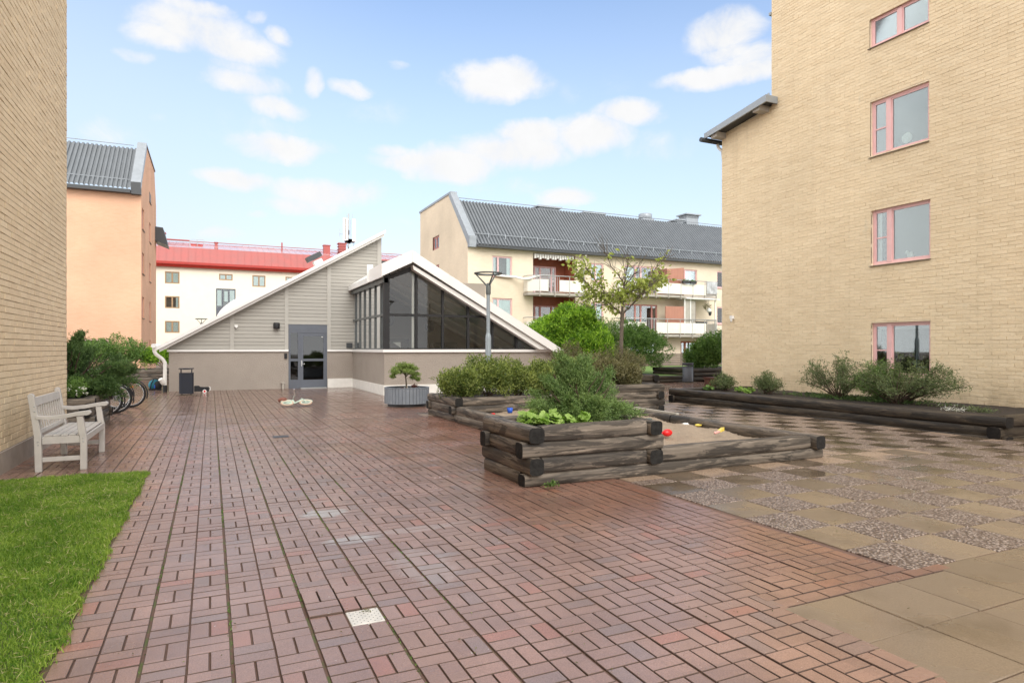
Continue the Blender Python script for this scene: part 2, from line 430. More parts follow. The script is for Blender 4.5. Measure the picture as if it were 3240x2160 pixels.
def paving_mat():
    m = N('wet_red_paving'); p = m.pos(); r = m.island()
    pa = m.scale(p, (1, 1, 0))
    tone = m.noise(pa, .45, 4)
    # concrete pavers of one tile share a tint
    t = m.n('ShaderNodeTexWhiteNoise', noise_dimensions='2D')
    fl = m.n('ShaderNodeVectorMath', operation='FLOOR'); sc = m.scale(p, (1/.393, 1/.393, 0)); m.l(sc, fl.inputs[0]); m.l(fl.outputs[0], t.inputs['Vector'])
    f = m.math('ADD', m.math('MULTIPLY', r, .55), m.math('MULTIPLY', t.outputs['Value'], .45))
    c = m.mix(f, (.238,.143,.108,1), (.340,.205,.155,1))
    c = m.mix(m.mapr(r, .93, .96, 0, .6), c, (.34,.135,.085,1))
    c = m.mix(m.mapr(r, .10, .06, 0, .6), c, (.235,.170,.150,1))
    x, y, z = m.sep(p)
    red = m.mapr(m.math('ADD', x, m.math('MULTIPLY', m.math('SUBTRACT', tone, .5), 3)), 2.4, 4.4, 0, .75, True)
    c = m.mix(red, c, (.21,.088,.056,1))
    br = m.mapr(m.math('ADD', y, m.math('MULTIPLY', m.math('SUBTRACT', tone, .5), 6)), 12, 19, 0, .7, True)
    c = m.mix(br, c, (.19,.118,.090,1))  # brown reflection of the hall in the far wet paving, painted into the colour
    k = m.mapr(m.noise(p, 2.2, 5, .6), .3, .7, .86, 1.1)
    g = m.noise(p, 160, 2); k = m.math('MULTIPLY', k, m.mapr(g, .3, .7, .82, 1.14))
    c = m.mix(1, c, m.comb(k, k, k), 'MULTIPLY')
    sp = m.mapr(m.noise(p, 34, 2, .5), .755, .775, 0, .7)
    c = m.mix(sp, c, (.52,.46,.40,1))
    # standing rain water and lime, their pale sky reflection painted into the colour
    film_sheen = None
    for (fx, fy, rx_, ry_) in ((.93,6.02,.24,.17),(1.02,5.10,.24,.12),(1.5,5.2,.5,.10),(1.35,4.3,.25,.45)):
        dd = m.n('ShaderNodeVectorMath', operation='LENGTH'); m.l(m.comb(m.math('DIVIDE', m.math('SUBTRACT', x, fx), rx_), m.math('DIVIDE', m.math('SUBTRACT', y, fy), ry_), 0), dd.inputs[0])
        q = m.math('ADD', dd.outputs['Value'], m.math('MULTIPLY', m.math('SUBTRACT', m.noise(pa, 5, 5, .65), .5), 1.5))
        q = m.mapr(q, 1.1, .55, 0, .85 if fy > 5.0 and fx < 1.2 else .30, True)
        film_sheen = q if film_sheen is None else m.math('MAXIMUM', film_sheen, q)
    c = m.mix(film_sheen, c, (.40,.375,.36,1))
    damp = m.mapr(m.noise(pa, .55, 5, .62, .4), .52, .66, 0, .55, True)
    c = m.mix(damp, c, (.15,.085,.068,1))
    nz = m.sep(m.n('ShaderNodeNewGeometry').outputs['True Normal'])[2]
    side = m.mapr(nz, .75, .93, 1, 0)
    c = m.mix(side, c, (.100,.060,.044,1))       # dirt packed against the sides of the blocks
    m.base(c)
    wet = m.math('MAXIMUM', m.mapr(m.noise(pa, .9, 5, .6, .3), .40, .60, 0, 1, True), film_sheen)
    far = m.mapr(y, 13, 20, 0, .5)
    w = m.math('ADD', wet, far, clamp=True)
    m.rough(m.math('MAXIMUM', m.mapr(w, 0, 1, .30, .09), m.math('MULTIPLY', side, .9))); m.spec(.8)
    m.norm(m.bump(g, .35, .004))
    return m.mat
def joint_mat():
    m = N('mossy_joint_sand'); p = m.pos(); x, y, z = m.sep(p)
    f = m.math('FRACT', m.math('DIVIDE', m.math('SUBTRACT', x, .0926-.1), .393))
    line = m.math('COMPARE', f, .254, .06)
    n = m.mapr(m.noise(p, 7, 4, .7), .46, .62, 0, 1, True)
    left = m.mapr(x, 1.6, .6, 0, 1, True)
    c = m.mix(m.noise(p, 40, 3), (.095,.052,.037,1), (.18,.105,.078,1))
    c = m.mix(m.math('MULTIPLY', m.math('MULTIPLY', line, n), left), c, (.10,.115,.04,1))
    m.base(c); m.rough(.8)
    return m.mat

PX, PY, CW = .0926, 3.51, .1965
LAWN = lambda x, y: (x < -.70 and y < 8.85)
def in_paving(x, y):
    if LAWN(x, y): return False
    if x > 2.99 and y < 2.86: return False
    if x > 4.28 and y < 6.5: return False
    if x > 7.66 and y < 14.7: return False
    if 4.66 < x < 7.5 and 6.3 < y < 12.3: return False
    if 3.2 < x < 4.75 and 6.3 < y < 7.3: return False
    if 4.6 < x < 9.7 and 12.5 < y < 14.1: return False
    if x < -2.3 and y < 13.5: return False
    if -1.2 < x < 4.9 and y > 25.6: return False
    if x > 5.1 and y > 20.6 and x < 11.8: return False
    return True
def pavers():
    rows = []
    i0, i1 = int((-9-PX)/CW), int((25-PX)/CW)
    j0, j1 = int((-.6-PY)/CW), int((34-PY)/CW)
    for i in range(i0, i1):
        for j in range(j0, j1):
            x0 = PX + i*CW; y0 = PY + j*CW
            xc, yc = x0+CW/2, y0+CW/2
            if not in_paving(xc, yc): continue
            if yc > 26 and xc > -1: continue
            if abs(xc-.78) < .1 and abs(yc-3.61) < .1: continue       # drain cover
            D = .4239*xc + .9057*yc; rr = .9057*xc - .4239*yc
            if D < .6 or abs(rr) > .84*D+3.5: continue
            if (i+j) % 2 == 0:
                rows.append((x0, x0+CW/2, y0, y0+CW)); rows.append((x0+CW/2, x0+CW, y0, y0+CW))
            else:
                rows.append((x0, x0+CW, y0, y0+CW/2)); rows.append((x0, x0+CW, y0+CW/2, y0+CW))
    # the border course in front of the big slabs
    for k in range(8):
        rows.append((2.99+k*.20, 3.19+k*.20, 2.705, 2.812)); rows.append((2.89+k*.20 if k else 2.99, 3.09+k*.20, 2.815, 2.92))
    a = np.array(rows); n = len(a)
    g = .003
    tile = np.floor((a[:,0]+.02-PX)/(2*CW)); tile2 = np.floor((a[:,2]+.02-PY)/(2*CW))
    lift = (np.sin(tile*12.9898+tile2*78.233)*43758.5453 % 1.0)*.004
    lift += rng.uniform(-.001, .001, n)
    raised = (a[:,0] > .47) & (a[:,1] < .89) & (a[:,2] > 3.70) & (a[:,3] < 4.15)
    lift = lift + raised*.010
    tx = rng.normal(0, .0035, n); ty = rng.normal(0, .0035, n)
    V = np.zeros((n, 12, 3)); 
    tb0 = np.abs((a[:,0]-PX)/(2*CW) - np.round((a[:,0]-PX)/(2*CW))) < .02; tb1 = np.abs((a[:,1]-PX)/(2*CW) - np.round((a[:,1]-PX)/(2*CW))) < .02
    a[:,0] += tb0*.004; a[:,1] -= tb1*.004
    cx = (a[:,0]+a[:,1])/2; cy = (a[:,2]+a[:,3])/2
    und = .010*np.sin(cx*.9+1.3)*np.sin(cy*.55) 
    tall = (a[:,3]-a[:,2]) > (a[:,1]-a[:,0])
    gx = np.where(tall, .0042, .0032); gy = np.where(tall, .0028, .0034)
    def ring(k, inset, z):
        for q, (ix, iy, sx, sy) in enumerate(((0,2,1,1),(1,2,-1,1),(1,3,-1,-1),(0,3,1,-1))):
            xx = a[:,ix] + sx*(inset+gx); yy = a[:,iy] + sy*(inset+gy)
            V[:, k+q, 0] = xx; V[:, k+q, 1] = yy
            V[:, k+q, 2] = z + lift + (xx-cx)*tx + (yy-cy)*ty
    ring(0, .0022, 0.0); ring(4, 0, -.003); ring(8, 0, -.03)
    F = np.array([(0,1,2,3),(4,5,1,0),(5,6,2,1),(6,7,3,2),(7,4,0,3),(8,9,5,4),(9,10,6,5),(10,11,7,6),(11,8,4,7)])
    F = (F[None] + (np.arange(n)*12)[:,None,None]).reshape(-1, 4)
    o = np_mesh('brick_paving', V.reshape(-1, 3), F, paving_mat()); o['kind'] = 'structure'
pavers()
jm = MB(); jm.quad((-12,-2,-.007),(30,-2,-.007),(30,48,-.007),(-12,48,-.007))
jm.build('paving_joints', joint_mat())['kind'] = 'structure'

def slab_mat():
    m = N('ochre_concrete_slab'); p = m.pos(); r = m.island()
    c = m.mix(r, (.172,.126,.083,1), (.228,.170,.117,1))
    st = m.mapr(m.noise(p, 1.3, 5, .6), .48, .66, 0, .6, True)
    c = m.mix(st, c, (.115,.080,.046,1))
    k = m.mapr(m.noise(p, 120, 3), .3, .7, .82, 1.14); c = m.mix(1, c, m.comb(k, k, k), 'MULTIPLY')
    x, y, z = m.sep(p)
    sand = sand_mask(m, p, x, y)
    c = m.mix(sand, c, (.36,.26,.185,1))
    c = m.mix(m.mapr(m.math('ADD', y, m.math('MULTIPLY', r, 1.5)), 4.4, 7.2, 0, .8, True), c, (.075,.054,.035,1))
    m.base(c)
    wet = m.mapr(m.noise(m.scale(p, (1,1,0)), 1.4, 4, .5), .42, .58, 0, 1, True)
    m.rough(m.mapr(wet, 0, 1, .36, .08)); m.spec(.75); m.norm(m.bump(m.noise(p, 90, 3), .2, .003))
    return m.mat
def sand_mask(m, p, x, y):
    # sand trodden out of the sandbox, lying along its right rail and its front log
    d1 = m.math('MULTIPLY', m.math('COMPARE', x, 7.2, 2.2), m.mapr(m.math('ABSOLUTE', m.math('SUBTRACT', y, 6.1)), 0, .75, 1, 0))
    d2 = m.math('MULTIPLY', m.math('COMPARE', y, 10, 4), m.mapr(m.math('SUBTRACT', x, 7.6), 0, 1.3, 1, 0))
    d3 = m.math('MULTIPLY', m.math('COMPARE', y, 10.4, 4.3), m.mapr(m.math('SUBTRACT', 11.85, x), 0, .9, 1, 0))
    d = m.math('MAXIMUM', d1, m.math('MAXIMUM', d2, d3))
    n = m.noise(p, 2.5, 5, .65)
    return m.mapr(m.math('ADD', d, m.math('MULTIPLY', m.math('SUBTRACT', n, .5), 1.6)), .45, .9, 0, .85, True)
def pebble_mat():
    m = N('exposed_aggregate'); p = m.pos()
    v = m.n('ShaderNodeTexVoronoi'); m.l(m.scale(p, (1,1,0)), v.inputs['Vector']); v.inputs['Scale'].default_value = 52; v.inputs['Randomness'].default_value = 1
    hs = m.sep(v.outputs['Color'])
    c = m.mix(hs[0], (.32,.235,.19,1), (.52,.43,.37,1)); c = m.mix(m.mapr(hs[1], .75, .8, 0, .8), c, (.16,.13,.12,1))
    e = m.mapr(v.outputs['Distance'], .25, .62, 0, 1)
    c = m.mix(e, c, (.10,.068,.052,1))
    x, y, z = m.sep(p)
    c = m.mix(sand_mask(m, p, x, y), c, (.36,.26,.185,1))
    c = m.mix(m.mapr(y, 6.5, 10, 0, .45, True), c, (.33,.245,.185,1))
    m.base(c); m.rough(m.mapr(hs[2], 0, 1, .25, .55)); m.norm(m.bump(m.math('SUBTRACT', 1, v.outputs['Distance']), .8, .012))
    return m.mat
def checker():
    slabs, pebs = [], []
    T = .5
    for i in range(0, 17):
        for j in range(-4, 26):
            x0 = 4.285 + i*T; y0 = 2.79 + j*T
            if y0 > 14.6 or x0 > 12: continue
            if j < 0: continue
            if x0 < 7.4 and 6.3 < y0 < 13.5: continue
            ( slabs if (i+j) % 2 == 1 else pebs).append((x0, x0+T, y0, y0+T))
    for i in range(0, 24):
        for j in range(0, 8):
            x0 = 2.99 + i*T; y0 = 2.70 - (j+1)*T
            slabs.append((x0, x0+T, y0, y0+T + (.085 if j == 0 and i >= 3 else 0)))
    def mesh(name, L, mat, g, zz):
        a = np.array(L); n = len(a); V = np.zeros((n, 12, 3))
        cx = (a[:,0]+a[:,1])/2; cy = (a[:,2]+a[:,3])/2
        tx = rng.normal(0, .0028, n); ty = rng.normal(0, .0028, n); lf = rng.uniform(-.002, .002, n)
        for k, (ins, z) in enumerate(((g+.004, zz), (g, zz-.005), (g, -.03))):
            for q, (ix, iy, sx, sy) in enumerate(((0,2,1,1),(1,2,-1,1),(1,3,-1,-1),(0,3,1,-1))):
                xx = a[:,ix]+sx*ins; yy = a[:,iy]+sy*ins
                V[:, 4*k+q] = np.stack([xx, yy, z + lf + (xx-cx)*tx + (yy-cy)*ty], 1)
        F = np.array([(0,1,2,3),(4,5,1,0),(5,6,2,1),(6,7,3,2),(7,4,0,3),(8,9,5,4),(9,10,6,5),(10,11,7,6),(11,8,4,7)])
        F = (F[None] + (np.arange(n)*12)[:,None,None]).reshape(-1, 4)
        np_mesh(name, V.reshape(-1,3), F, mat)['kind'] = 'structure'
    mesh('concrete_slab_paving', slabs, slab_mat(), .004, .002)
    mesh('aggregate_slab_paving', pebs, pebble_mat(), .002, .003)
checker()

# sand in the sandbox
def sand_mat():
    m = N('damp_sand'); p = m.pos()
    c = m.mix(m.noise(p, 3, 6, .65), (.275,.21,.150,1), (.40,.315,.232,1))
    k = m.mapr(m.noise(p, 130, 2), .3, .7, .75, 1.2); c = m.mix(1, c, m.comb(k, k, k), 'MULTIPLY')
    d = m.mapr(m.noise(p, 30, 3, .7), .70, .74, 0, .5); c = m.mix(d, c, (.10,.07,.05,1))
    m.base(c); m.rough(.9); m.norm(m.bump(m.noise(p, 22, 6, .7), .8, .03))
    return m.mat
def sand():
    nx, ny = 90, 170; xs = np.linspace(4.66, 7.52, nx); ys = np.linspace(6.32, 12.5, ny)
    X, Y = np.meshgrid(xs, ys, indexing='ij')
    Z = .17 + .03*np.sin(X*2.1+.5)*np.sin(Y*1.7) + .018*np.sin(X*5.3+Y*3.1) + .012*np.sin(X*9.7-Y*7.3) + rng.normal(0, .005, X.shape)
    for _ in range(70):
        ax_, ay_, r_ = rng.uniform(4.8, 7.4), rng.uniform(6.6, 12.2), rng.uniform(.08, .22)
        Z += rng.choice([-1, 1])*.022*np.exp(-((X-ax_)**2+(Y-ay_)**2)/r_**2)
    Z += .05*np.clip(1-(7.5-X)/.5, 0, 1)*np.clip((Y-7)/2, 0, 1)
    V = np.stack([X, Y, Z], -1).reshape(-1, 3)
    i, j = np.meshgrid(np.arange(nx-1), np.arange(ny-1), indexing='ij'); b = (i*ny+j).ravel()
    F = np.stack([b, b+ny, b+ny+1, b+1], 1)
    o = np_mesh('sand', V, F, sand_mat(), smooth=True); tag(o, kind='stuff')
sand()

def unit(v): return v/np.maximum(np.linalg.norm(v, axis=-1, keepdims=True), 1e-6)
def leaf_quads(P, Dr, L, W, fold=.0, seed=None):
    """kite leaves at P pointing along Dr"""
    n = len(P); rnd = unit(rng.normal(size=(n,3))); side = unit(np.cross(Dr, rnd)); nrm = np.cross(side, Dr)
    L = np.asarray(L).reshape(-1,1)*np.ones((n,1)); W = np.asarray(W).reshape(-1,1)*np.ones((n,1))
    V = np.zeros((n,4,3)); V[:,0] = P; V[:,2] = P + Dr*L - nrm*L*.12
    mid = P + Dr*L*.45 + nrm*L*.06
    V[:,1] = mid + side*W/2; V[:,3] = mid - side*W/2
    F = (np.arange(4)[None] + (np.arange(n)*4)[:,None])
    return V.reshape(-1,3), F
# lawn and grass
def lawn_mat():
    m = N('lawn_soil'); p = m.pos()
    m.base(m.mix(m.noise(p, 5, 5), (.06,.10,.02,1), (.12,.16,.04,1))); m.rough(.9)
    return m.mat
LM = lawn_mat()
lb = MB(); pts = []
for k in range(60):
    y = -1.0 + k*(8.82+1.0)/59; pts.append((-.71 + .01*math.sin(y*5.1)+.01*math.sin(y*11.7), y))
poly = [(-2.26, -1.0)] + pts + [(-2.26, 9.02)]
lb.add([(x, y, .012) for x, y in poly], [tuple(range(len(poly)))])
lb.build('lawn', LM)['kind'] = 'structure'
def grass(name, n, x0, x1, y0, y1, hgt, w, z0=.01, edge=None, mat='grass'):
    x = rng.uniform(x0, x1, n); y = rng.uniform(y0, y1, n)
    if edge is not None:
        k = edge(x, y); x, y = x[k], y[k]; n = len(x)
    pat = .95 + .18*np.sin(x*2.3+1)*np.sin(y*1.9) + .1*np.sin(x*6+y*4)
    h = hgt*rng.uniform(.45, 1.2, n)*pat; a = rng.uniform(0, 2*np.pi, n); lean = rng.uniform(.15, 1.0, n)*h; la = rng.uniform(0, 2*np.pi, n)
    dx, dy = np.cos(a)*w/2, np.sin(a)*w/2
    B = np.stack([x, y, np.full(n, z0)], 1)
    V = np.zeros((n, 5, 3))
    V[:,0] = B + np.stack([-dx, -dy, 0*dx], 1); V[:,1] = B + np.stack([dx, dy, 0*dx], 1)
    mid = B + np.stack([np.cos(la)*lean*.35, np.sin(la)*lean*.35, h*.6], 1)
    V[:,2] = mid + np.stack([dx*.8, dy*.8, 0*dx], 1); V[:,3] = mid - np.stack([dx*.8, dy*.8, 0*dx], 1)
    V[:,4] = B + np.stack([np.cos(la)*lean, np.sin(la)*lean, h*(1-.25*lean/h)], 1)
    q = np.arange(n)*5
    F = np.concatenate([np.stack([q, q+1, q+2], 1), np.stack([q, q+2, q+3], 1), np.stack([q+3, q+2, q+4], 1)])
    o = np_mesh(name, V.reshape(-1,3), F, M[mat]); tag(o, kind='stuff'); return o
def lawn_edge(x, y):
    e = -.69 + .012*np.sin(y*5.1) + .012*np.sin(y*11.7) + .012*np.sin(y*31) + rng.normal(0, .012, len(y))
    t = 8.86 - .1*(x+.7) + .02*np.sin(x*13)
    return (x < e) & (y < t)
grass('grass', 175000, -2.27, -.6, 1.4, 9.05, .046, .0055, .008, lawn_edge)
n = 5200
xx = rng.uniform(-2.25, -.66, n); yy = rng.uniform(1.5, 8.9, n); k = lawn_edge(xx, yy); xx, yy = xx[k], yy[k]
P = np.stack([xx, yy, rng.uniform(.015, .045, len(xx))], 1); Dd = unit(np.stack([rng.normal(size=len(xx)), rng.normal(size=len(xx)), rng.normal(.35, .3, len(xx))], 1))
V, F = leaf_quads(P, Dd, rng.uniform(.03,.075,len(xx)), rng.uniform(.002,.004,len(xx)))
tag(np_mesh('dry_grass', V, F, leaf_mat('straw_blade', (.42,.37,.17), (.62,.56,.30), .2)), kind='stuff')
# moss and seedlings in the wide joints
lines = np.array([PX - 2*CW*k for k in range(-3, 3)]); n = 5200
xx = rng.choice(lines, n) + rng.normal(0, .004, n); yy = rng.uniform(1.5, 11, n)
k = (np.sin(yy*2.1+xx*9)+np.sin(yy*5.3-xx*4)+rng.normal(0,.5,n) > .55) & (xx > -.68); xx, yy = xx[k], yy[k]
P = np.stack([xx, yy, np.full(len(xx), -.004)], 1); Dd = unit(np.stack([rng.normal(0,.6,len(xx)), rng.normal(0,.6,len(xx)), np.full(len(xx), .8)], 1))
V, F = leaf_quads(P, Dd, rng.uniform(.006,.016,len(xx)), rng.uniform(.004,.009,len(xx)))
tag(np_mesh('joint_moss', V, F, M['leaf_mid']), kind='stuff')
gb = MB(); gb.quad((15.2,23.05,.28),(40,23.05,.28),(40,37,.28),(15.2,37,.28))
gb.build('back_lawn', plain('back_lawn_green', (.13,.22,.045), .9, 0, .25, 6, .02))['kind'] = 'structure'

# ------------------------------------------------------------------ foliage
def twigs(c, rad, n, per, tlen, L, W, up=.35, spread=.7, lob=.22, inner=.5, flat=0., lower=-.25, seed=0):
    """n twigs through an uneven crown; returns leaf points and directions"""
    r = np.random.default_rng(seed)
    d = unit(r.normal(size=(n,3))); d[:,2] = np.where(d[:,2] < lower, -d[:,2]*.6, d[:,2]); d = unit(d)
    lobes = unit(r.normal(size=(16,3))); amp = r.uniform(-1, 1, 16)
    w = 1 + lob*np.sum(amp[None]*np.exp(-6*(1-d@lobes.T)), 1)
    f = inner + (1-inner)*r.uniform(0, 1, n)**.55
    tip = np.array(c) + d*np.array(rad)*(w*f)[:,None]
    out = unit(d*np.array(rad)); out = unit(out*(1-up) + np.array([0,0,up]) + r.normal(size=(n,3))*spread*.5)
    t = np.tile(np.linspace(0, 1, per), n)
    k = np.repeat(np.arange(n), per)
    tl = (tlen*r.uniform(.6, 1.3, n))[k]
    P = tip[k] - out[k]*(t*tl)[:,None] + r.normal(size=(n*per,3))*L*.25
    Dr = unit(out[k]*.9 + unit(r.normal(size=(n*per,3)))*.85)
    return P, Dr, tip, out, r
def foliage(name, c, rad, n, per, tlen, L, W, mat, parent=None, seed=0, clip=None, **kw):
    P, Dr, tip, out, r = twigs(c, rad, n, per, tlen, L, W, seed=seed, **kw)
    if clip is not None:
        k = clip(P); P, Dr = P[k], Dr[k]
    V, F = leaf_quads(P, Dr, L*r.uniform(.6, 1.35, len(P)), W*r.uniform(.7, 1.2, len(P)))
    return np_mesh(name, V, F, M[mat], parent)
def plumes(name, base, specs, mat, parent, L, W, seed=0):
    """feathery sprays: specs = (tip offset, half width, twigs)"""
    r = np.random.default_rng(seed); PP, DD = [], []
    for (dx, dy, dz, hw, n) in specs:
        tip = np.array([dx, dy, dz]); ax = tip/np.linalg.norm(tip)
        t = r.uniform(.38, 1.0, n)**.8
        c = np.array(base) + tip[None]*t[:,None] + np.array([0,0,1])[None]*(np.sin(t*3.14)*.10*np.linalg.norm(tip))[:,None]
        sp = hw*(1.15-t*.75)[:,None]
        c = c + r.normal(size=(n,3))*sp*np.array([.55,.55,.45])
        d = unit(ax[None]*.9 + unit(r.normal(size=(n,3)))*.75 + np.array([0,0,.12])[None])
        k = 20; ts = np.tile(np.linspace(0, 1, k), n); ix = np.repeat(np.arange(n), k); ln = r.uniform(.09, .2, n)[ix]
        P = c[ix] + d[ix]*((ts-.5)*ln)[:,None] + r.normal(size=(n*k,3))*.004
        PP.append(P); DD.append(unit(d[ix] + unit(r.normal(size=(n*k,3)))*.8))
    P, D = np.concatenate(PP), np.concatenate(DD)
    V, F = leaf_quads(P, D, L*r.uniform(.6,1.4,len(P)), W*r.uniform(.7,1.2,len(P)))
    return np_mesh(name, V, F, M[mat], parent)
def fan(seed, n, lx, ly, lz, zmin, zmax, hw, tw):
    r = random.Random(seed); out = []
    for k in range(n):
        a = 2*math.pi*(k/n) + r.uniform(-.25,.25); z = zmin + (zmax-zmin)*r.random()
        q = r.uniform(.72, 1.1)*math.sqrt(max(.12, 1-max(0, z)**2))
        out.append((lx*q*math.cos(a), ly*q*math.sin(a), lz*z*r.uniform(.85,1.1), hw*r.uniform(.75,1.25), int(tw*r.uniform(.7,1.3))))
    return out
def stems(name, base, c, rad, n, r0, parent, mat='twig', seed=1, lift=.5):
    rr = random.Random(seed); b = MB()
    for _ in range(n):
        d = Vector((rr.gauss(0,1), rr.gauss(0,1), rr.uniform(.2,1.4))).normalized()
        tip = Vector((c[0]+d.x*rad[0]*.85, c[1]+d.y*rad[1]*.85, c[2]+d.z*rad[2]*.75))
        b0 = Vector(base) + Vector((rr.uniform(-.06,.06), rr.uniform(-.06,.06), 0))
        m1 = b0.lerp(tip, .4) + Vector((rr.uniform(-.05,.05), rr.uniform(-.05,.05), rad[2]*.12*lift)); m2 = b0.lerp(tip, .72) + Vector((rr.uniform(-.05,.05), rr.uniform(-.05,.05), .02))
        b.tube([b0, m1, m2, tip], [r0, r0*.75, r0*.5, r0*.2], 5, caps=False)
    return b.build(name, M[mat], parent)
def shrub(name, base, c, rad, n, per, tlen, L, W, mat, label, cat, group=None, seed=0, nst=10, r0=.012, **kw):
    t = thing(name, base, label, cat, group)
    foliage('foliage', c, rad, n, per, tlen, L, W, mat, t, seed, **kw)
    if nst: stems('stem', base, c, rad, nst, r0, t, seed=seed+1)
    return t

# ------------------------------------------------------------------ walls of modelled bricks
def brick_wall(name, parent, xface, sgn, y0, y1, z0, top, holes, bm, mm, course=.08, blen=.29, seed=1):
    """bricks on the plane x = xface; sgn = outward direction; top(y) = wall height there; holes = (ya,yb,za,zb)"""
    r = np.random.default_rng(seed); L = []
    z = z0; row = 0
    zmax = max(top(y0), top(y1))
    while z < zmax:
        ints = [(y0, y1)]
        for ya, yb, za, zb in holes:
            if z+course*.5 > za and z+course*.5 < zb:
                ni = []
                for a, b in ints:
                    if yb <= a or ya >= b: ni.append((a, b)); continue
                    if a < ya: ni.append((a, ya))
                    if b > yb: ni.append((yb, b))
                ints = ni
        off = (row % 2)*blen/2 + r.uniform(-.02, .02)
        for a, b in ints:
            k = math.floor((a-off)/blen)
            while off + k*blen < b:
                ya = max(a, off+k*blen); yb = min(b, off+(k+1)*blen); k += 1
                if yb-ya < .02: continue
                if min(top(ya), top(yb)) < z+course*.6: continue
                L.append((ya + (.0055 if ya > a else 0), yb - (.0055 if yb < b else 0), z+.005, z+course-.0055))
        z += course; row += 1
    a = np.array(L); n = len(a)
    V = np.zeros((n, 12, 3))
    pro = r.uniform(0, 1, n)**2*.006
    for k, (ins, dep) in enumerate(((.0018, 0.), (.0, -.002), (0., -.03))):
        for q, (iy, iz, sy, sz) in enumerate(((0,2,1,1),(1,2,-1,1),(1,3,-1,-1),(0,3,1,-1))):
            V[:,4*k+q,1] = a[:,iy]+sy*ins; V[:,4*k+q,2] = a[:,iz]+sz*ins
            jit = r.uniform(-.0012, .0012, n) if k == 0 else 0
            V[:,4*k+q,0] = xface + sgn*(dep + pro + jit)
    F = np.array([(0,1,2,3),(4,5,1,0),(5,6,2,1),(6,7,3,2),(7,4,0,3),(8,9,5,4),(9,10,6,5),(10,11,7,6),(11,8,4,7)])
    F = (F[None] + (np.arange(n)*12)[:,None,None]).reshape(-1, 4)
    w = np_mesh(name, V.reshape(-1,3), F, bm, parent)
    # mortar bed: the plane just behind, cut round the holes, with window reveals
    b = MB(); xm = xface - sgn*.0055
    ys = sorted({y0, y1, *[h[0] for h in holes], *[h[1] for h in holes], *np.linspace(y0, y1, 9)})
    zs = sorted({z0, *[h[2] for h in holes], *[h[3] for h in holes]})
    for i in range(len(ys)-1):
        ya, yb = ys[i], ys[i+1]
        if yb-ya < 1e-5: continue
        zz = zs + [None]
        for j in range(len(zz)-1):
            za = zz[j]; ta = zz[j+1]
            if any(h[0] <= (ya+yb)/2 <= h[1] and h[2] <= za + .001 < h[3] for h in holes): continue
            qa, qb = (ta, ta) if ta is not None else (top(ya), top(yb))
            b.quad((xm, ya, za), (xm, yb, za), (xm, yb, qb), (xm, ya, qa))
    for ya, yb, za, zb in holes:
        xi = xface - sgn*.13
        b.quad((xface,ya,za),(xface,ya,zb),(xi,ya,zb),(xi,ya,za)); b.quad((xface,yb,za),(xi,yb,za),(xi,yb,zb),(xface,yb,zb))
        b.quad((xface,ya,zb),(xface,yb,zb),(xi,yb,zb),(xi,ya,zb)); b.quad((xface,ya,za),(xi,ya,za),(xi,yb,za),(xface,yb,za))
    b.build('mortar', mm, w)
    return w

# ---- left yellow building
tl = thing('brick_building', (-2.28, 13.44, 0), 'yellow brick building at the left edge, its windowless side wall behind the grey bench', 'building')
brick_wall('wall', tl, -2.28, 1, 1.0, 13.44, .27, lambda y: 13.0, [], M['yellow_brick'], M['brown_mortar'], seed=3, course=.0795)
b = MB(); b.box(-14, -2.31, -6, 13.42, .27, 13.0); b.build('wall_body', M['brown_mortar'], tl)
b = MB(); b.box(-14, -2.255, -6, 13.43, -.02, .268); b.build('plinth', M['plinth'], tl)
b = MB(); b.box(-14, -2.2, -6, 13.5, 13.001, 13.25); b.build('roof', M['zinc'], tl)

# ---- right yellow building
tc = thing('brick_building', (14.9, 10, 0), 'tall yellow brick building on the right with pink framed windows in its side wall', 'building')
XC = 14.9
CW_H = [(9.26, 10.72, .83, 2.14), (9.26, 10.72, 3.57, 4.94), (9.29, 10.74, 6.27, 7.64), (9.29, 10.76, 8.99, 9.73)]
def ctop(y): return 14.2 if y < 13.86 else 8.62 - (y-13.86)*.12
brick_wall('wall', tc, XC, -1, 3.0, 13.86, -.02, lambda y: 14.2, CW_H, M['yellow_brick'], M['pale_mortar'], seed=4, course=.081)
brick_wall('wall', tc, XC, -1, 13.86, 15.88, -.02, lambda y: 8.62 - (y-13.86)*.12, [], M['yellow_brick'], M['pale_mortar'], seed=5, course=.081)
b = MB()
b.box(XC+.9, 28, -6, 13.85, -.02, 14.2)
b.box(XC, XC+.9, -6, 3.0, -.02, 14.2); b.box(XC+.02, XC+.9, 13.3, 13.855, -.02, 14.2)
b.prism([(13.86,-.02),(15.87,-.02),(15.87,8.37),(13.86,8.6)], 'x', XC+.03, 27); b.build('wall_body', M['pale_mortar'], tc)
b = MB(); b.box(XC-.15, 28, -6, 13.95, 14.201, 14.4); b.build('roof', M['zinc'], tc)
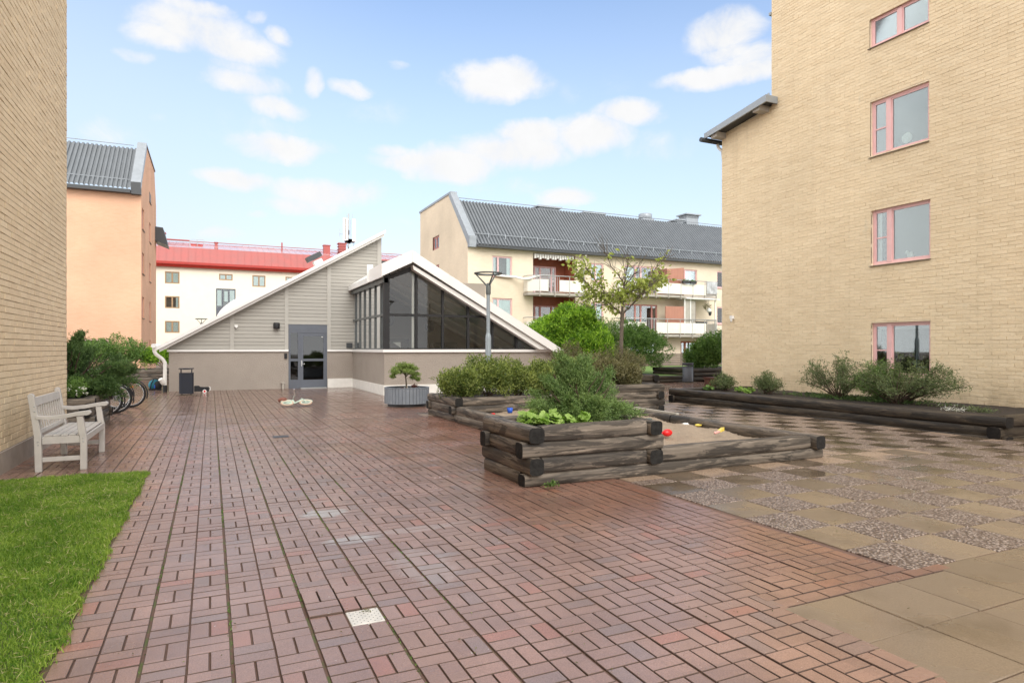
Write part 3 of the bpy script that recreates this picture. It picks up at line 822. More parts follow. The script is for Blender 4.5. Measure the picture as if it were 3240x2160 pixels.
# low roof at the far end with its steel bargeboard
b = MB(); b.prism([(13.62,8.60),(16.18,8.27),(16.18,8.44),(13.62,8.80)], 'x', XC-.48, XC-.43)
b.hexa([(XC-.43,13.62,8.60),(XC-.02,13.62,8.60),(XC-.02,13.66,8.60),(XC-.43,13.66,8.60),(XC-.43,13.62,8.80),(XC-.02,13.62,8.80),(XC-.02,13.66,8.80),(XC-.43,13.66,8.80)])
rf = b.build('bargeboard', M['zinc'], tc)
b = MB(); b.prism([(13.66,8.68),(16.15,8.34),(16.15,8.40),(13.66,8.75)], 'x', XC-.43, 27); b.build('low_roof', M['zinc_dark'], tc)
for q_ in ((13.95, 14.2, 8.47, 8.64), (15.7, 15.95, 8.22, 8.39)):
    b = MB(); b.box(XC-.40, XC+.2, *q_); b.build('rafter', M['concrete'], tc)
b = MB(); b.tube([(XC-.6,16.2,8.24),(27,16.2,8.24)], .075, 10); b.build('gutter', M['zinc_dark'], tc)
b = MB(); b.tube([(XC+.1,16.2,8.2),(XC+.1,16.15,8.05),(XC+.12,16.0,7.9),(XC+.12,15.95,7.6),(XC+.12,15.95,.2)], .05, 10); b.build('downpipe', M['white_dirty'], tc)
b = MB(); b.tube([(XC-.03,13.92,8.75),(XC-.03,13.95,9.02)], .03, 8); b.box(XC-.06, XC+.3, 13.88, 14.0, 8.72, 8.9); b.build('flashing', M['zinc'], tc)
b = MB(); b.box(XC-.02, XC+.3, 13.87, 13.95, 11.30, 11.38); b.build('bracket', M['zinc'], tc)
b = MB(); b.box(XC-.09, XC-.005, 15.34, 15.46, 2.44, 2.54); b.ellipsoid((XC-.07,15.40,2.39), (.035,.035,.05)); b.build('wall_sensor', M['white'], tc)

def c_window(ya, yb, za, zb, kind):
    """pink window set into the wall x = XC; small side sash at the far end (larger y)"""
    xf = XC + .07; w = .055
    f = MB()
    f.box(xf, xf+.06, ya, yb, zb-w, zb); f.box(xf, xf+.06, ya, yb, za, za+w)
    f.box(xf, xf+.06, ya, ya+w*.8, za+w, zb-w); f.box(xf, xf+.06, yb-w, yb, za+w, zb-w)
    ym = yb - .44 if kind != 'small' else (ya+yb)/2
    f.box(xf-.012, xf+.06, ym-.055, ym+.055, za+w, zb-w)
    win = f.build('window', M['pink'], tc)
    s = MB()
    for (a, c) in ((ya+w*.8, ym-.055), (ym+.055, yb-w)):
        for q in ((a, c, zb-w-.035, zb-w), (a, c, za+w, za+w+.035), (a, a+.03, za+w+.035, zb-w-.035), (c-.03, c, za+w+.035, zb-w-.035)):
            s.box(xf+.012, xf+.05, q[0], q[1], q[2], q[3])
    if kind != 'small':
        zm = (za+zb)/2 - .02; s.box(xf+.014, xf+.05, ym+.085, yb-w-.03, zm-.016, zm+.016)
    s.build('sash', M['pink'], win)
    g = MB(); g.box(xf+.03, xf+.036, ya+.05, yb-.06, za+.06, zb-.06); g.build('pane', M['glass'], win)
    sl = MB(); sl.hexa([(XC-.045,ya-.01,za-.03),(XC+.08,ya-.01,za-.012),(XC+.08,yb+.03,za-.012),(XC-.045,yb+.03,za-.03),
                        (XC-.045,ya-.01,za-.016),(XC+.08,ya-.01,za+.002),(XC+.08,yb+.03,za+.002),(XC-.045,yb+.03,za-.016)]); sl.build('sill', M['sill'], win)
    d = MB(); d.quad((xf+.75,ya-.3,za-.3),(xf+.75,yb+.3,za-.3),(xf+.75,yb+.3,zb+.3),(xf+.75,ya-.3,zb+.3)); d.build('room', M['dark'], win)
    def panel(name, y0, y1, z0, z1, mat, dx=.10):
        p = MB(); p.box(xf+dx, xf+dx+.006, y0, y1, z0, z1); p.build(name, M[mat], win)
    if kind == 'blind':
        panel('blind', ya+.05, yb-.05, za+.06, zb-.06, 'blind')
        e = MB(); e.ellipsoid((xf+.085, ya+.62, za+.26), (.02,.13,.13)); e.build('lamp_globe', M['curtain'], win)
    if kind == 'roller': panel('roller_blind', ya+.05, ym-.03, za+.06, zb-.06, 'roller')
    if kind == 'roller': panel('curtain', yb-.17, yb-.06, za+.06, zb-.06, 'curtain')
    if kind == 'small': panel('roller_blind', ya+.05, yb-.05, za+.06, zb-.06, 'roller')
    if kind == 'roller':
        e = MB(); e.ellipsoid((xf+.07, ya+.55, za+.15), (.03,.09,.08)); e.ellipsoid((xf+.07, ya+.63, za+.22), (.03,.05,.05)); e.build('ornament', M['curtain'], win)
    if kind == 'dark':
        panel('blind', ya+.06, yb-.06, zb-.16, zb-.075, 'blind', .08)
        e = MB(); e.tube([(xf+.3, ya+.55, za+.1), (xf+.3, ya+.56, zb-.1)], .012, 6); e.tube([(xf+.2, ya+.12, za+.1), (xf+.2, ya+.04, zb-.3)], .014, 6)
        e.ellipsoid((xf+.15, ya+.45, za+.34), (.06,.11,.05), jit=.4); e.ellipsoid((xf+.15, ya+.35, za+.20), (.06,.14,.07), jit=.4); e.build('ornament', M['roller'], win)
        panel('curtain', yb-.30, yb-.16, za+.06, zb-.2, 'dim', .25)
for h, k in zip(CW_H, ('dark', 'roller', 'blind', 'small')): c_window(*h, k)

# ------------------------------------------------------------------ generic flat walls with holes
def flat_wall(b, axis, t, u0, u1, z0, z1, holes, reveal=.1, sgn=-1, mat=0):
    """wall on plane axis = t, facing sgn; holes (ua,ub,za,zb) get reveals"""
    P = (lambda u, z, d=0: (u, t - sgn*d, z)) if axis == 'y' else (lambda u, z, d=0: (t - sgn*d, u, z))
    us = sorted({u0, u1, *[h[0] for h in holes], *[h[1] for h in holes]}); zs = sorted({z0, z1, *[h[2] for h in holes], *[h[3] for h in holes]})
    us = [u for u in us if u0 <= u <= u1]; zs = [z for z in zs if z0 <= z <= z1]
    for i in range(len(us)-1):
        for j in range(len(zs)-1):
            uc, zc = (us[i]+us[i+1])/2, (zs[j]+zs[j+1])/2
            if any(h[0] < uc < h[1] and h[2] < zc < h[3] for h in holes): continue
            b.quad(P(us[i],zs[j]), P(us[i+1],zs[j]), P(us[i+1],zs[j+1]), P(us[i],zs[j+1]), mat)
    for ua, ub, za, zb in holes:
        for (p, q) in (((ua,za),(ua,zb)), ((ub,za),(ub,zb)), ((ua,za),(ub,za)), ((ua,zb),(ub,zb))):
            b.quad(P(*p), P(*q), P(*q, reveal), P(*p, reveal), mat)
def simple_window(parent, axis, t, sgn, ua, ub, za, zb, fm, inner, mull=(.5,), fw=.09, dep=.07, gm='glass', transom=None, shade=None):
    """frame with mullions, pane and a room behind; window is recessed by dep"""
    def B(b, u0, u1, z0, z1, d0, d1, mat=0):
        a, c = sorted((t - sgn*d0, t - sgn*d1))
        if axis == 'y': b.box(u0, u1, a, c, z0, z1, mat)
        else: b.box(a, c, u0, u1, z0, z1, mat)
    f = MB()
    B(f, ua, ub, zb-fw, zb, dep, dep+.07); B(f, ua, ub, za, za+fw, dep, dep+.07)
    B(f, ua, ua+fw, za+fw, zb-fw, dep, dep+.07); B(f, ub-fw, ub, za+fw, zb-fw, dep, dep+.07)
    for q in mull:
        u = ua + (ub-ua)*q; B(f, u-fw*.6, u+fw*.6, za+fw, zb-fw, dep-.01, dep+.07)
    if transom:
        for (qa, qb, zt) in transom: B(f, ua+(ub-ua)*qa, ua+(ub-ua)*qb, zt-.03, zt+.03, dep+.01, dep+.06)
    w = f.build('window', M[fm], parent)
    g = MB(); B(g, ua+fw*.5, ub-fw*.5, za+fw*.5, zb-fw*.5, dep+.03, dep+.04); g.build('pane', M[gm], w)
    r = MB(); B(r, ua, ub, za, zb, dep+.5, dep+.52); r.build('room', M[inner], w)
    if shade:
        for (qa, qb, zz0, zz1, mt) in shade:
            s = MB(); B(s, ua+(ub-ua)*qa, ua+(ub-ua)*qb, zz0, zz1, dep+.055, dep+.062); s.build('curtain', M[mt], w)
    return w

def corrugated(b, x0, x1, p0, p1, pitch=.22, depth=.05, mat=0):
    """sheet between the lines p0=(y,z) (eave) and p1=(y,z) (ridge), ribs running up the slope"""
    dy, dz = p1[0]-p0[0], p1[1]-p0[1]; l = math.hypot(dy, dz); ny, nz = -dz/l, dy/l
    xs = []; x = x0
    while x < x1:
        for q, h in ((0,0),(.28,0),(.42,1),(.86,1)): xs.append((x+q*pitch, h))
        x += pitch
    vs = []
    for x, h in xs:
        for (y, z) in (p0, p1): vs.append((x, y+ny*h*depth, z+nz*h*depth))
    fs = [(2*i, 2*i+2, 2*i+3, 2*i+1) for i in range(len(xs)-1)]
    b.add(vs, fs, mat)

# ---- back left orange building
to = thing('brick_building', (-4.03, 46.7, 0), 'orange brick block with a grey corrugated roof beyond the left bushes', 'building')
XO, YO = -4.03, 46.7
o_h = [(47.69,49.0,3.5,4.88),(47.69,49.0,6.37,7.74),(47.69,49.0,9.24,10.61),(52.94,54.2,3.5,4.88),(52.94,54.2,6.36,7.7),(52.94,54.2,9.2,10.62),(52.94,54.2,12.1,12.78),(52.94,54.2,.9,2.14)]
b = MB()
flat_wall(b, 'y', YO, -20, XO, 0, 11.2, [(-7.3,-5.72,.8,2.1)], sgn=-1)
flat_wall(b, 'x', XO, YO, 59.3, 0, 11.2, [h for h in o_h if h[3] < 11.2], sgn=1)
b.add([(XO,46.7,11.2),(XO,59.3,11.2),(XO,59.3,13),(XO,57.6,15.35),(XO,50.4,15.35)], [(0,1,2,3,4)])
b.quad((-20,59.3,0),(XO,59.3,0),(XO,59.3,13),(-20,59.3,13)); b.quad((-20,46.7,0),(-20,59.3,0),(-20,59.3,11.2),(-20,46.7,11.2))
b.box(XO, XO+.035, YO, YO+.22, .0, 11.1)
b.build('wall', M['orange_brick'], to)
for h in o_h[:6]:
    simple_window(to, 'x', XO, 1, *h, 'pink_dull', 'dim', mull=(.7,))
simple_window(to, 'x', XO, 1, *o_h[7], 'pink_dull', 'dim', mull=(.7,))
for h in o_h:
    b = MB(); b.box(XO-.05, XO+.06, h[0]-.02, h[1]+.02, h[2]-.05, h[2]-.01); b.build('sill', M['sill'], to)
b = MB(); b.box(XO-.02, XO+.02, 52.94, 54.2, 12.1, 12.78); b.build('attic_window', M['sill'], to)
simple_window(to, 'y', YO, -1, -7.3, -5.72, .8, 2.1, 'pink', 'dim', mull=(.68,))
b = MB(); corrugated(b, -20, XO-.55, (46.25,11.42), (50.1,14.95), .25, .09); b.quad((-20,50.1,14.93),(XO-.5,50.1,14.93),(XO-.5,58,14.6),(-20,58,14.6)); b.build('roof', M['corrugated'], to)
b = MB(); b.prism([(46.35,11.5),(46.35,11.95),(50.38,15.55),(50.5,15.55),(50.5,15.2),(50.1,14.7)], 'x', XO-.5, XO+.05)
b.build('gable_flashing', M['zinc'], to)
b = MB(); b.box(XO-.5, XO+.04, 46.3, 46.72, 11.15, 11.9); b.build('gutter_end', M['zinc_dark'], to)
b = MB(); b.box(-20, XO-.52, 46.2, 46.68, 11.18, 11.40); b.build('gutter', M['zinc_dark'], to)
b = MB(); b.prism([(50.55,15.36),(57.65,15.36),(57.65,15.46),(50.55,15.46)], 'x', XO-.3, XO+.06); b.build('parapet_cap', M['sill'], to)
b = MB(); b.tube([(-20,46.95,12.15),(XO-.6,46.95,12.15)], .03, 6); b.tube([(-20,50.1,15.2),(XO-.7,50.1,15.2)], .025, 6)
for k in range(14): b.tube([(-5+(-k*1.1),46.95,12.15),(-5+(-k*1.1),47.0,11.9)], .025, 5)
b.build('snow_guard', M['zinc'], to)
b = MB(); b.hexa([(XO-.02,58.2,10.1),(XO+.9,58.2,9.75),(XO+.9,60.5,9.75),(XO-.02,60.5,10.1),(XO-.02,58.2,11.2),(XO+.55,58.2,11.15),(XO+.55,60.5,11.15),(XO-.02,60.5,11.2)]); b.build('side_canopy', M['zinc_dark'], to)

# ---- white building with the red roof
tr = thing('rendered_building', (4, 82, 0), 'cream rendered building with a red sheet metal mansard roof, far behind the grey hall', 'building')
YR = 82
r_h = [(-4.71,-3.24,8.85,10.2),(-4.71,-3.24,6.07,7.43),(-4.71,-3.24,3.29,4.63),(.83,2.28,9.47,10.2),(4.42,5.88,8.85,10.2),(8.14,9.6,8.85,10.2),(.51,2.6,2.2,8.49)]
b = MB(); flat_wall(b, 'y', YR, -14, 30, 0, 10.8, r_h, .15); b.quad((-14,YR,0),(-14,95,0),(-14,95,10.8),(-14,YR,10.8)); b.quad((30,YR,0),(30,95,0),(30,95,10.8),(30,YR,10.8))
b.build('wall', M['cream_render'], tr)
for i, h in enumerate(r_h[:6]):
    simple_window(tr, 'y', YR, -1, *h, 'tan_frame', 'dim' if i == 1 else 'curtain', mull=(.5,), fw=.13, dep=.03, shade=[(.1,.9,h[2]+.1,h[3]-.1,'curtain')] if i not in (1,) else [(.75,.9,h[2]+.1,h[3]-.1,'curtain')])
simple_window(tr, 'y', YR, -1, *r_h[6], 'door_grey', 'dim', mull=(.33,.66), fw=.1, dep=.03, transom=[(0,1,6.3),(0,1,5.3)], shade=[(.06,.28,6.5,8.3,'curtain'),(.70,.94,6.6,8.3,'curtain'),(.42,.60,7.0,8.2,'curtain')])  # white strips added behind these panes stand in for bright reflections
b = MB(); b.box(.6, 2.5, YR+.05, YR+.12, 5.35, 6.25); b.box(1.3,1.85, YR+.04, YR+.1, 6.35, 6.5); b.build('spandrel', M['door_grey'], tr)
b = MB(); b.prism([(-3.9+1.3*math.cos(a*math.pi/12), 1.3+1.15*math.sin(a*math.pi/12)) for a in range(13)] + [(-5.2,0),(-2.6,0)][::1], 'y', YR-.04, YR+.1); b.build('archway', M['tan_frame'], tr)
rx = [-14, 30]
b = MB(); b.hexa([(-14.4,81.5,11.3),(30,81.5,11.3),(30,82.2,11.3),(-14.4,82.2,11.3),(-14.4,82.3,13.06),(30,82.3,13.06),(30,82.6,13.06),(-14.4,82.6,13.06)])
for k in range(60):
    x = -14.2 + k*.74
    b.hexa([(x,81.47,11.32),(x+.03,81.47,11.32),(x+.03,81.5,11.32),(x,81.5,11.32),(x,82.26,13.04),(x+.03,82.26,13.04),(x+.03,82.3,13.04),(x,82.3,13.04)])
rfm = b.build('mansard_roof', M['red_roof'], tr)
b = MB(); b.box(-14.5, 30, 81.2, 81.9, 11.0, 11.28); b.prism([(81.5,10.72),(81.9,10.72),(81.9,11.0),(81.3,11.0)], 'x', -14.4, 30); b.build('eaves_gutter', M['red_bright'], tr)
b = MB(); b.quad((-14.4,82.35,13.08),(30,82.35,13.08),(30,88.5,14.55),(-14.4,88.5,14.55))
for k in range(60):
    x = -14.2 + k*.74; b.hexa([(x,82.4,13.08),(x+.03,82.4,13.08),(x+.03,88.5,14.54),(x,88.5,14.54),(x,82.4,13.13),(x+.03,82.4,13.13),(x+.03,88.5,14.59),(x,88.5,14.59)])
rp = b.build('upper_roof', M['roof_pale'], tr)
def chimney(x0, x1, y, z0, z1):
    c = MB(); c.box(x0, x1, y, y+.8, z0, z1); c.box(x0-.07, x1+.07, y-.07, y+.87, z1, z1+.1); c.build('chimney', M['red_roof'], rp)
chimney(-5.6, -4.85, 85.0, 13.3, 14.95); chimney(.40, .72, 86.0, 13.5, 14.35); chimney(13.1, 13.9, 85.0, 13.3, 14.75)
c = MB(); c.box(15.15, 16.0, 85.5, 86.5, 13.3, 15.2); c.box(15.0, 16.1, 85.4, 86.6, 15.2, 15.32)
for k in range(4): c.box(15.02, 16.02, 85.42, 86.55, 13.8+k*.35, 13.88+k*.35)
c.build('chimney', M['red_roof'], rp)
c = MB(); c.tube([(8.02,85,13.7),(8.02,85,14.75)], .09, 8); c.build('vent_pipe', M['red_roof'], rp)
c = MB(); c.tube([(-14,88.5,14.72),(30,88.5,14.72)], .05, 6); c.box(-6,-2.4,87.5,87.8,14.62,14.72); c.build('ridge_walkway', M['red_roof'], rp)
c = MB(); c.box(-2.2,-.9,85.3,86.0,13.75,13.95)
c.build('roof_hatch', M['red_bright'], rp)
c = MB()
for x in (-2.3, -1.5, -.75): c.tube([(x,85.1,13.7),(x,85.1,14.45)], .03, 5)
for z in (14.1, 14.45): c.tube([(-2.3,85.1,z),(-.75,85.1,z)], .025, 5)
c.build('roof_railing', M['steel'], rp)

# ---- cell mast on that roof
ta = thing('antenna_mast', (16.5, 86.4, 14), 'white mobile antenna mast standing above the red roof beside the right chimney', 'antenna')
b = MB(); b.tube([(16.5,86.4,13.4),(16.5,86.4,19.4)], .09, 8); b.tube([(16.8,86.4,15.6),(16.8,86.4,18.6)], .03, 6); b.tube([(15.9,86.4,16.8),(16.5,86.4,16.6)], .03, 6); b.tube([(15.3,86.3,16.6),(15.9,86.4,16.6)], .03, 6); b.tube([(15.35,86.3,16.2),(15.35,86.3,17.3)], .03, 6)
b.tube([(16.2,86.4,19.3),(16.2,86.4,18.9)],.025,5); b.tube([(17.0,86.4,19.4),(17.0,86.4,18.9)],.025,5)
b.build('mast_pole', M['steel'], ta)
b = MB()
for k in range(8): b.box(15.9+rng.uniform(0,1.2), 16.2+rng.uniform(.2,1.2), 86.3, 86.5, 15.5+rng.uniform(-.1,.3), 15.75+rng.uniform(0,.3))
b.box(16.35,16.6,86.25,86.4,16.6,17.2); b.build('bracket', M['zinc_dark'], ta)
for x0, x1, z0, z1 in ((15.75,16.15,15.75,18.75),(16.0,16.4,15.8,18.7),(16.95,17.4,15.7,18.7)):
    b = MB(); b.box(x0, x1, 86.1, 86.25, z0, z1); b.build('antenna_panel', M['white'], ta, bevel=.04)
b = MB(); b.tube([(16.1,86.2,15.6),(16.25,86.2,15.1),(16.5,86.25,14.9),(16.6,86.3,14.4)], .02, 5); b.tube([(17.2,86.2,15.6),(17.1,86.2,15.0),(16.7,86.25,14.8),(16.6,86.3,14.3)], .02, 5); b.build('cable', M['zinc_dark'], ta)

# ---- back right building with balconies
tb = thing('apartment_building', (15.5, 40, 0), 'pale yellow brick apartment block with white balconies and a long grey corrugated roof', 'building')
XB, YBf = 15.5, 40.0
b_h = [(17.25,18.73,6.4,7.8),(17.25,18.73,3.58,4.94),(17.25,18.73,.75,2.1),
       (20.34,23.75,.1,8.2), (25.07,26.15,6.42,7.75),(25.07,26.15,3.57,4.9),
       (28.03,31.06,5.6,7.77),(28.03,31.06,2.75,4.86),(33.35,34.95,6.4,7.74),(33.72,34.85,2.75,5.2),
       (37.01,38.4,6.41,7.77),(37.01,38.4,3.5,4.88),(33.3,34.95,.2,2.1),(28.5,31,.2,2.1)]
b = MB(); flat_wall(b, 'y', YBf, XB, 48, 0, 8.35, b_h, .12)
g_h = [(46.03,47.55,9.05,10.05),(46.03,47.55,6.5,7.85)]
flat_wall(b, 'x', XB, YBf, 50.85, 0, 8.35, [g_h[1]], .12, -1)
b.add([(XB,40,8.35),(XB,50.85,8.35),(XB,50.85,12.55),(XB,47.55,12.55),(XB,47.55,10.05),(XB,46.03,10.05),(XB,46.03,12.55),(XB,43.5,12.55)], [(0,1,2,3,4,5,6,7)]) if False else None
# gable above the eaves, built round its small window
b.add([(XB,40,8.35),(XB,46.03,8.35),(XB,46.03,12.55),(XB,43.5,12.55)], [(0,1,2,3)])
b.quad((XB,46.03,8.35),(XB,47.55,8.35),(XB,47.55,9.05),(XB,46.03,9.05)); b.quad((XB,46.03,10.05),(XB,47.55,10.05),(XB,47.55,12.55),(XB,46.03,12.55))
b.quad((XB,47.55,8.35),(XB,50.85,8.35),(XB,50.85,12.55),(XB,47.55,12.55)); b.quad((XB,50.85,0),(48,50.85,0),(48,50.85,12.55),(XB,50.85,12.55))
b.box(XB-.03, XB+.0, 40.0, 40.2, 0, 8.3)
b.build('wall', M['cream_brick'], tb)
b = MB()
for z in (0,): b.quad((20.34,41.6,.1),(23.75,41.6,.1),(23.75,41.6,8.2),(20.34,41.6,8.2))
for x in (20.34, 23.75): b.quad((x,40.12,.1),(x,41.6,.1),(x,41.6,8.2),(x,40.12,8.2))
b.build('loggia_wall', M['rust_paint'], tb)
b = MB()
for z in (2.45, 5.3, 8.1): b.box(20.36, 23.73, 40.13, 41.58, z, z+.12)
b.build('loggia_floor', M['concrete'], tb)
for z0 in (5.45, 2.6):
    simple_window(tb, 'y', 41.6, -1, 20.36, 23.0, z0, z0+2.05, 'pink' if z0 > 5 else 'pink_dull', 'dim', mull=(.33,.5,.86), fw=.11, dep=-.08, gm='glass', transom=[(.36,.47,z0+1.0),(.88,.97,z0+1.0)], shade=[(.04,.3,z0+.1,z0+1.95,'roller')])
for h, sh in ((b_h[0], [(.05,.2,6.5,7.7,'curtain'),(.75,.95,6.5,7.7,'curtain')]), (b_h[1], [(.03,.97,3.65,4.85,'curtain')])):
    simple_window(tb, 'y', YBf, -1, *h, 'pink', 'dim', mull=(.3,), fw=.09, shade=sh)
simple_window(tb, 'y', YBf, -1, *b_h[2], 'pink', 'dim', mull=(.3,))
for h in (b_h[4], b_h[5]): simple_window(tb, 'y', YBf, -1, *h, 'pink', 'dim', mull=(.4,), shade=[(.1,.9,h[2]+.1,h[3]-.1,'curtain')])
simple_window(tb, 'y', YBf, -1, *b_h[6], 'pink', 'dim', mull=(.33,.5,.84), fw=.11, transom=[(.35,.48,6.7)], shade=[(.04,.3,5.7,7.6,'curtain'),(.54,.8,6.2,7.6,'blind')])
simple_window(tb, 'y', YBf, -1, *b_h[7], 'pink_dull', 'dim', mull=(.33,.5,.84), fw=.11, transom=[(.35,.48,3.85)])
simple_window(tb, 'y', YBf, -1, *b_h[8], 'pink', 'dim', mull=(.27,), shade=[(.05,.22,6.5,7.6,'curtain'),(.32,.95,6.5,7.6,'curtain')])
simple_window(tb, 'y', YBf, -1, *b_h[9], 'rust_paint', 'dim', mull=(), fw=.14)
for h in (b_h[10], b_h[11]): simple_window(tb, 'y', YBf, -1, *h, 'pink', 'dim', mull=(.6,), shade=[(.05,.55,h[2]+.5,h[3]-.1,'curtain')])
simple_window(tb, 'y', YBf, -1, *b_h[12], 'rust_paint', 'dim', mull=(.3,), fw=.14); simple_window(tb, 'y', YBf, -1, *b_h[13], 'rust_paint', 'dim', mull=(.5,), fw=.12)
for h in g_h: simple_window(tb, 'x', XB, -1, *h, 'pink_dull', 'dim', mull=(.5,), fw=.14, shade=[(.1,.9,h[2]+.1,h[3]-.1,'curtain')])
for h in (b_h[0], b_h[1], b_h[8], b_h[10], b_h[11]):
    b = MB(); b.box(h[0]-.02, h[1]+.02, YBf-.06, YBf+.06, h[2]-.06, h[2]-.01); b.build('sill', M['pink_dull'], tb)
b = MB(); corrugated(b, XB+.5, 48, (39.62,8.42), (43.3,12.08), .25, .09); b.quad((XB+.4,43.3,12.05),(48,43.3,12.05),(48,50.8,11.9),(XB+.4,50.8,11.9)); b.build('roof', M['corrugated'], tb)
b = MB(); b.prism([(39.7,8.9),(43.35,12.55),(43.35,12.72),(43.75,12.72),(43.75,12.45),(39.98,8.5),(39.7,8.5)], 'x', XB-.05, XB+.45)
b.prism([(43.75,12.56),(50.95,12.56),(50.95,12.72),(43.75,12.72)], 'x', XB-.06, XB+.4); b.build('gable_flashing', M['zinc'], tb)
b = MB(); b.box(XB-.04, XB+.46, 39.66, 40.0, 8.25, 9.0); b.build('gutter_end', M['zinc'], tb)
b = MB(); b.box(XB+.47, 48, 39.5, 39.72, 8.26, 8.42); b.box(XB+.5, 48, 39.72, 40.0, 8.3, 8.36); b.build('gutter', M['zinc_dark'], tb)
b = MB(); b.tube([(XB+.5,40.2,9.25),(48,40.2,9.25)], .03, 6)
for k in range(25): b.hexa([(17+k*1.25,40.1,9.0),(17.05+k*1.25,40.1,9.0),(17.05+k*1.25,40.5,9.25),(17+k*1.25,40.5,9.25),(17+k*1.25,40.15,9.3),(17.05+k*1.25,40.15,9.3),(17.05+k*1.25,40.55,9.42),(17+k*1.25,40.55,9.42)])
b.tube([(XB+.5,43.3,12.3),(48,43.3,12.3)], .03, 6); b.build('snow_guard', M['zinc'], tb)
def vent(x0, x1, z0, z1, rnd=False):
    v = MB()
    if rnd:
        v.box(x0, x1, 45.5, 46.6, 11.9, z0+.45); v.lathe([(.55,0),(.58,.05),(.58,.38),(.5,.42),(.01,.43)], ((x0+x1)/2, 46.0, z0+.5), 20)
    else:
        v.box(x0+.1, x1-.1, 45.5, 46.5, 11.9, z1-.12); v.box(x0-.1, x1+.1, 45.3, 46.7, z1-.10, z1)
        for k in range(3): v.box(x0+.05, x1-.05, 45.44, 46.55, z1-.32+k*.07, z1-.29+k*.07)
    v.build('roof_vent', M['zinc'], tb)
vent(23.6, 25.6, 12.0, 12.92); vent(27.8, 29.8, 12.0, 12.78); vent(33.8, 35.0, 12.35, 13.4, True); vent(38.45, 40.0, 12.0, 13.6); vent(37.4, 38.2, 12.0, 13.0)
b = MB(); b.tube([(24.4,39.6,8.25),(24.4,39.7,8.0),(24.4,39.9,7.8),(24.4,39.92,.3)], .055, 8); b.build('downpipe', M['white'], tb)
b = MB(); b.tube([(17.4,39.9,6.48),(18.2,39.85,6.42),(18.8,39.7,6.40),(19.2,39.4,6.27),(19.6,39.2,6.26),(20.0,39.0,6.42),(20.3,39.0,6.45)], .085, 10); b.build('exhaust_hose', M['white'], tb)
b = MB()
for k in range(16): b.box(20.42+k*.2, 20.56+k*.2, 39.9, 40.1, 7.82+.06*math.sin(k*2.3), 8.12)
b.build('awning', M['white_dirty'], tb)
def balcony(x0, x1, zf, gap, hang=None):
    """slab, ribbed panels, rails; gap = (xa,xb) stretches of open bars"""
    yf = 38.75
    s = MB(); s.prism([(x0+.6,yf+.05),(x1,yf+.05),(x1,39.98),(x0,39.98),(x0,yf+.6)], 'z', zf-.18, zf)
    n = int((x1-x0)/1.2)
    for k in range(n+1): s.box(x0+.62+k*(x1-x0-.7)/n, x0+.67+k*(x1-x0-.7)/n, yf-.03, yf+.06, zf-.28, zf+.05)
    bal = s.build('balcony', M['concrete'], tb)
    f = MB(); cuts = sorted(gap); u = x0+.6; segs = []
    for a, c in cuts:
        if a > u: segs.append((u, a))
        u = c
    if u < x1: segs.append((u, x1))
    for a, c in segs: f.box(a, c, yf, yf+.03, zf+.08, zf+.88)
    f.hexa([(x0,yf+.6,zf+.08),(x0+.6,yf,zf+.08),(x0+.6,yf+.03,zf+.08),(x0,yf+.63,zf+.08),(x0,yf+.6,zf+.88),(x0+.6,yf,zf+.88),(x0+.6,yf+.03,zf+.88),(x0,yf+.63,zf+.88)])
    f.box(x0, x0+.03, yf+.63, 39.95, zf+.08, zf+.88); f.box(x1-.03, x1, yf+.03, 39.95, zf+.08, zf+.88)
    f.build('railing_panel', M['balcony'], bal)
    r = MB(); r.tube([(x0,39.95,zf+1.15),(x0,yf+.6,zf+1.15),(x0+.6,yf,zf+1.15),(x1,yf,zf+1.15),(x1,39.95,zf+1.15)], .035, 6)
    for k in range(n+1): r.box(x0+.62+k*(x1-x0-.7)/n, x0+.66+k*(x1-x0-.7)/n, yf-.02, yf, zf+.0, zf+1.15)
    for a, c in gap:
        m = int((c-a)/.13)
        for k in range(m+1): r.box(a+k*(c-a)/m-.012, a+k*(c-a)/m+.012, yf, yf+.02, zf+.05, zf+1.13)
        r.box(a, c, yf, yf+.03, zf+.04, zf+.08)
    r.build('rail', M['steel'], bal)
    return bal
balcony(19.58, 23.78, 5.35, [(20.9, 21.75)])
b2 = balcony(27.0, 35.85, 5.55, [(29.1, 30.0), (34.75, 35.8)])
b3 = balcony(26.8, 35.85, 2.58, [(29.1, 30.0), (34.75, 35.8)])
balcony(19.58, 23.78, 2.5, [(20.9, 21.75)])
b = MB(); b.box(31.1, 31.18, 38.95, 39.98, 5.56, 7.55); b.hexa([(31.1,38.95,5.56),(32.7,38.9,5.56),(32.7,38.95,5.56),(31.1,39.0,5.56),(31.1,38.95,7.5),(32.7,38.9,7.68),(32.7,38.95,7.68),(31.1,39.0,7.5)]); b.build('divider_screen', M['rust_boards'], tb)
b = MB(); b.hexa([(31.0,38.95,2.6),(32.7,38.9,2.6),(32.7,38.95,2.6),(31.0,39.0,2.6),(31.0,38.95,4.7),(32.7,38.9,4.72),(32.7,38.95,4.72),(31.0,39.0,4.7)]); b.build('divider_screen', M['rust_boards'], tb)
b = MB(); b.box(32.72, 32.80, 38.85, 38.93, 2.6, 5.35); b.box(33.28, 33.36, 38.85, 38.93, 2.6, 5.3); b.box(35.75, 35.82, 38.85, 38.93, 2.6, 5.3); b.box(32.7, 36.0, 38.6, 39.9, 5.3, 5.37); b.build('screen_post', M['white'], tb)
b = MB(); b.box(32.82, 33.26, 38.88, 38.9, 2.6, 5.25); b.box(33.38, 33.85, 38.92, 38.94, 2.6, 5.2); b.build('screen_cloth', M['concrete'], tb)
b = MB()
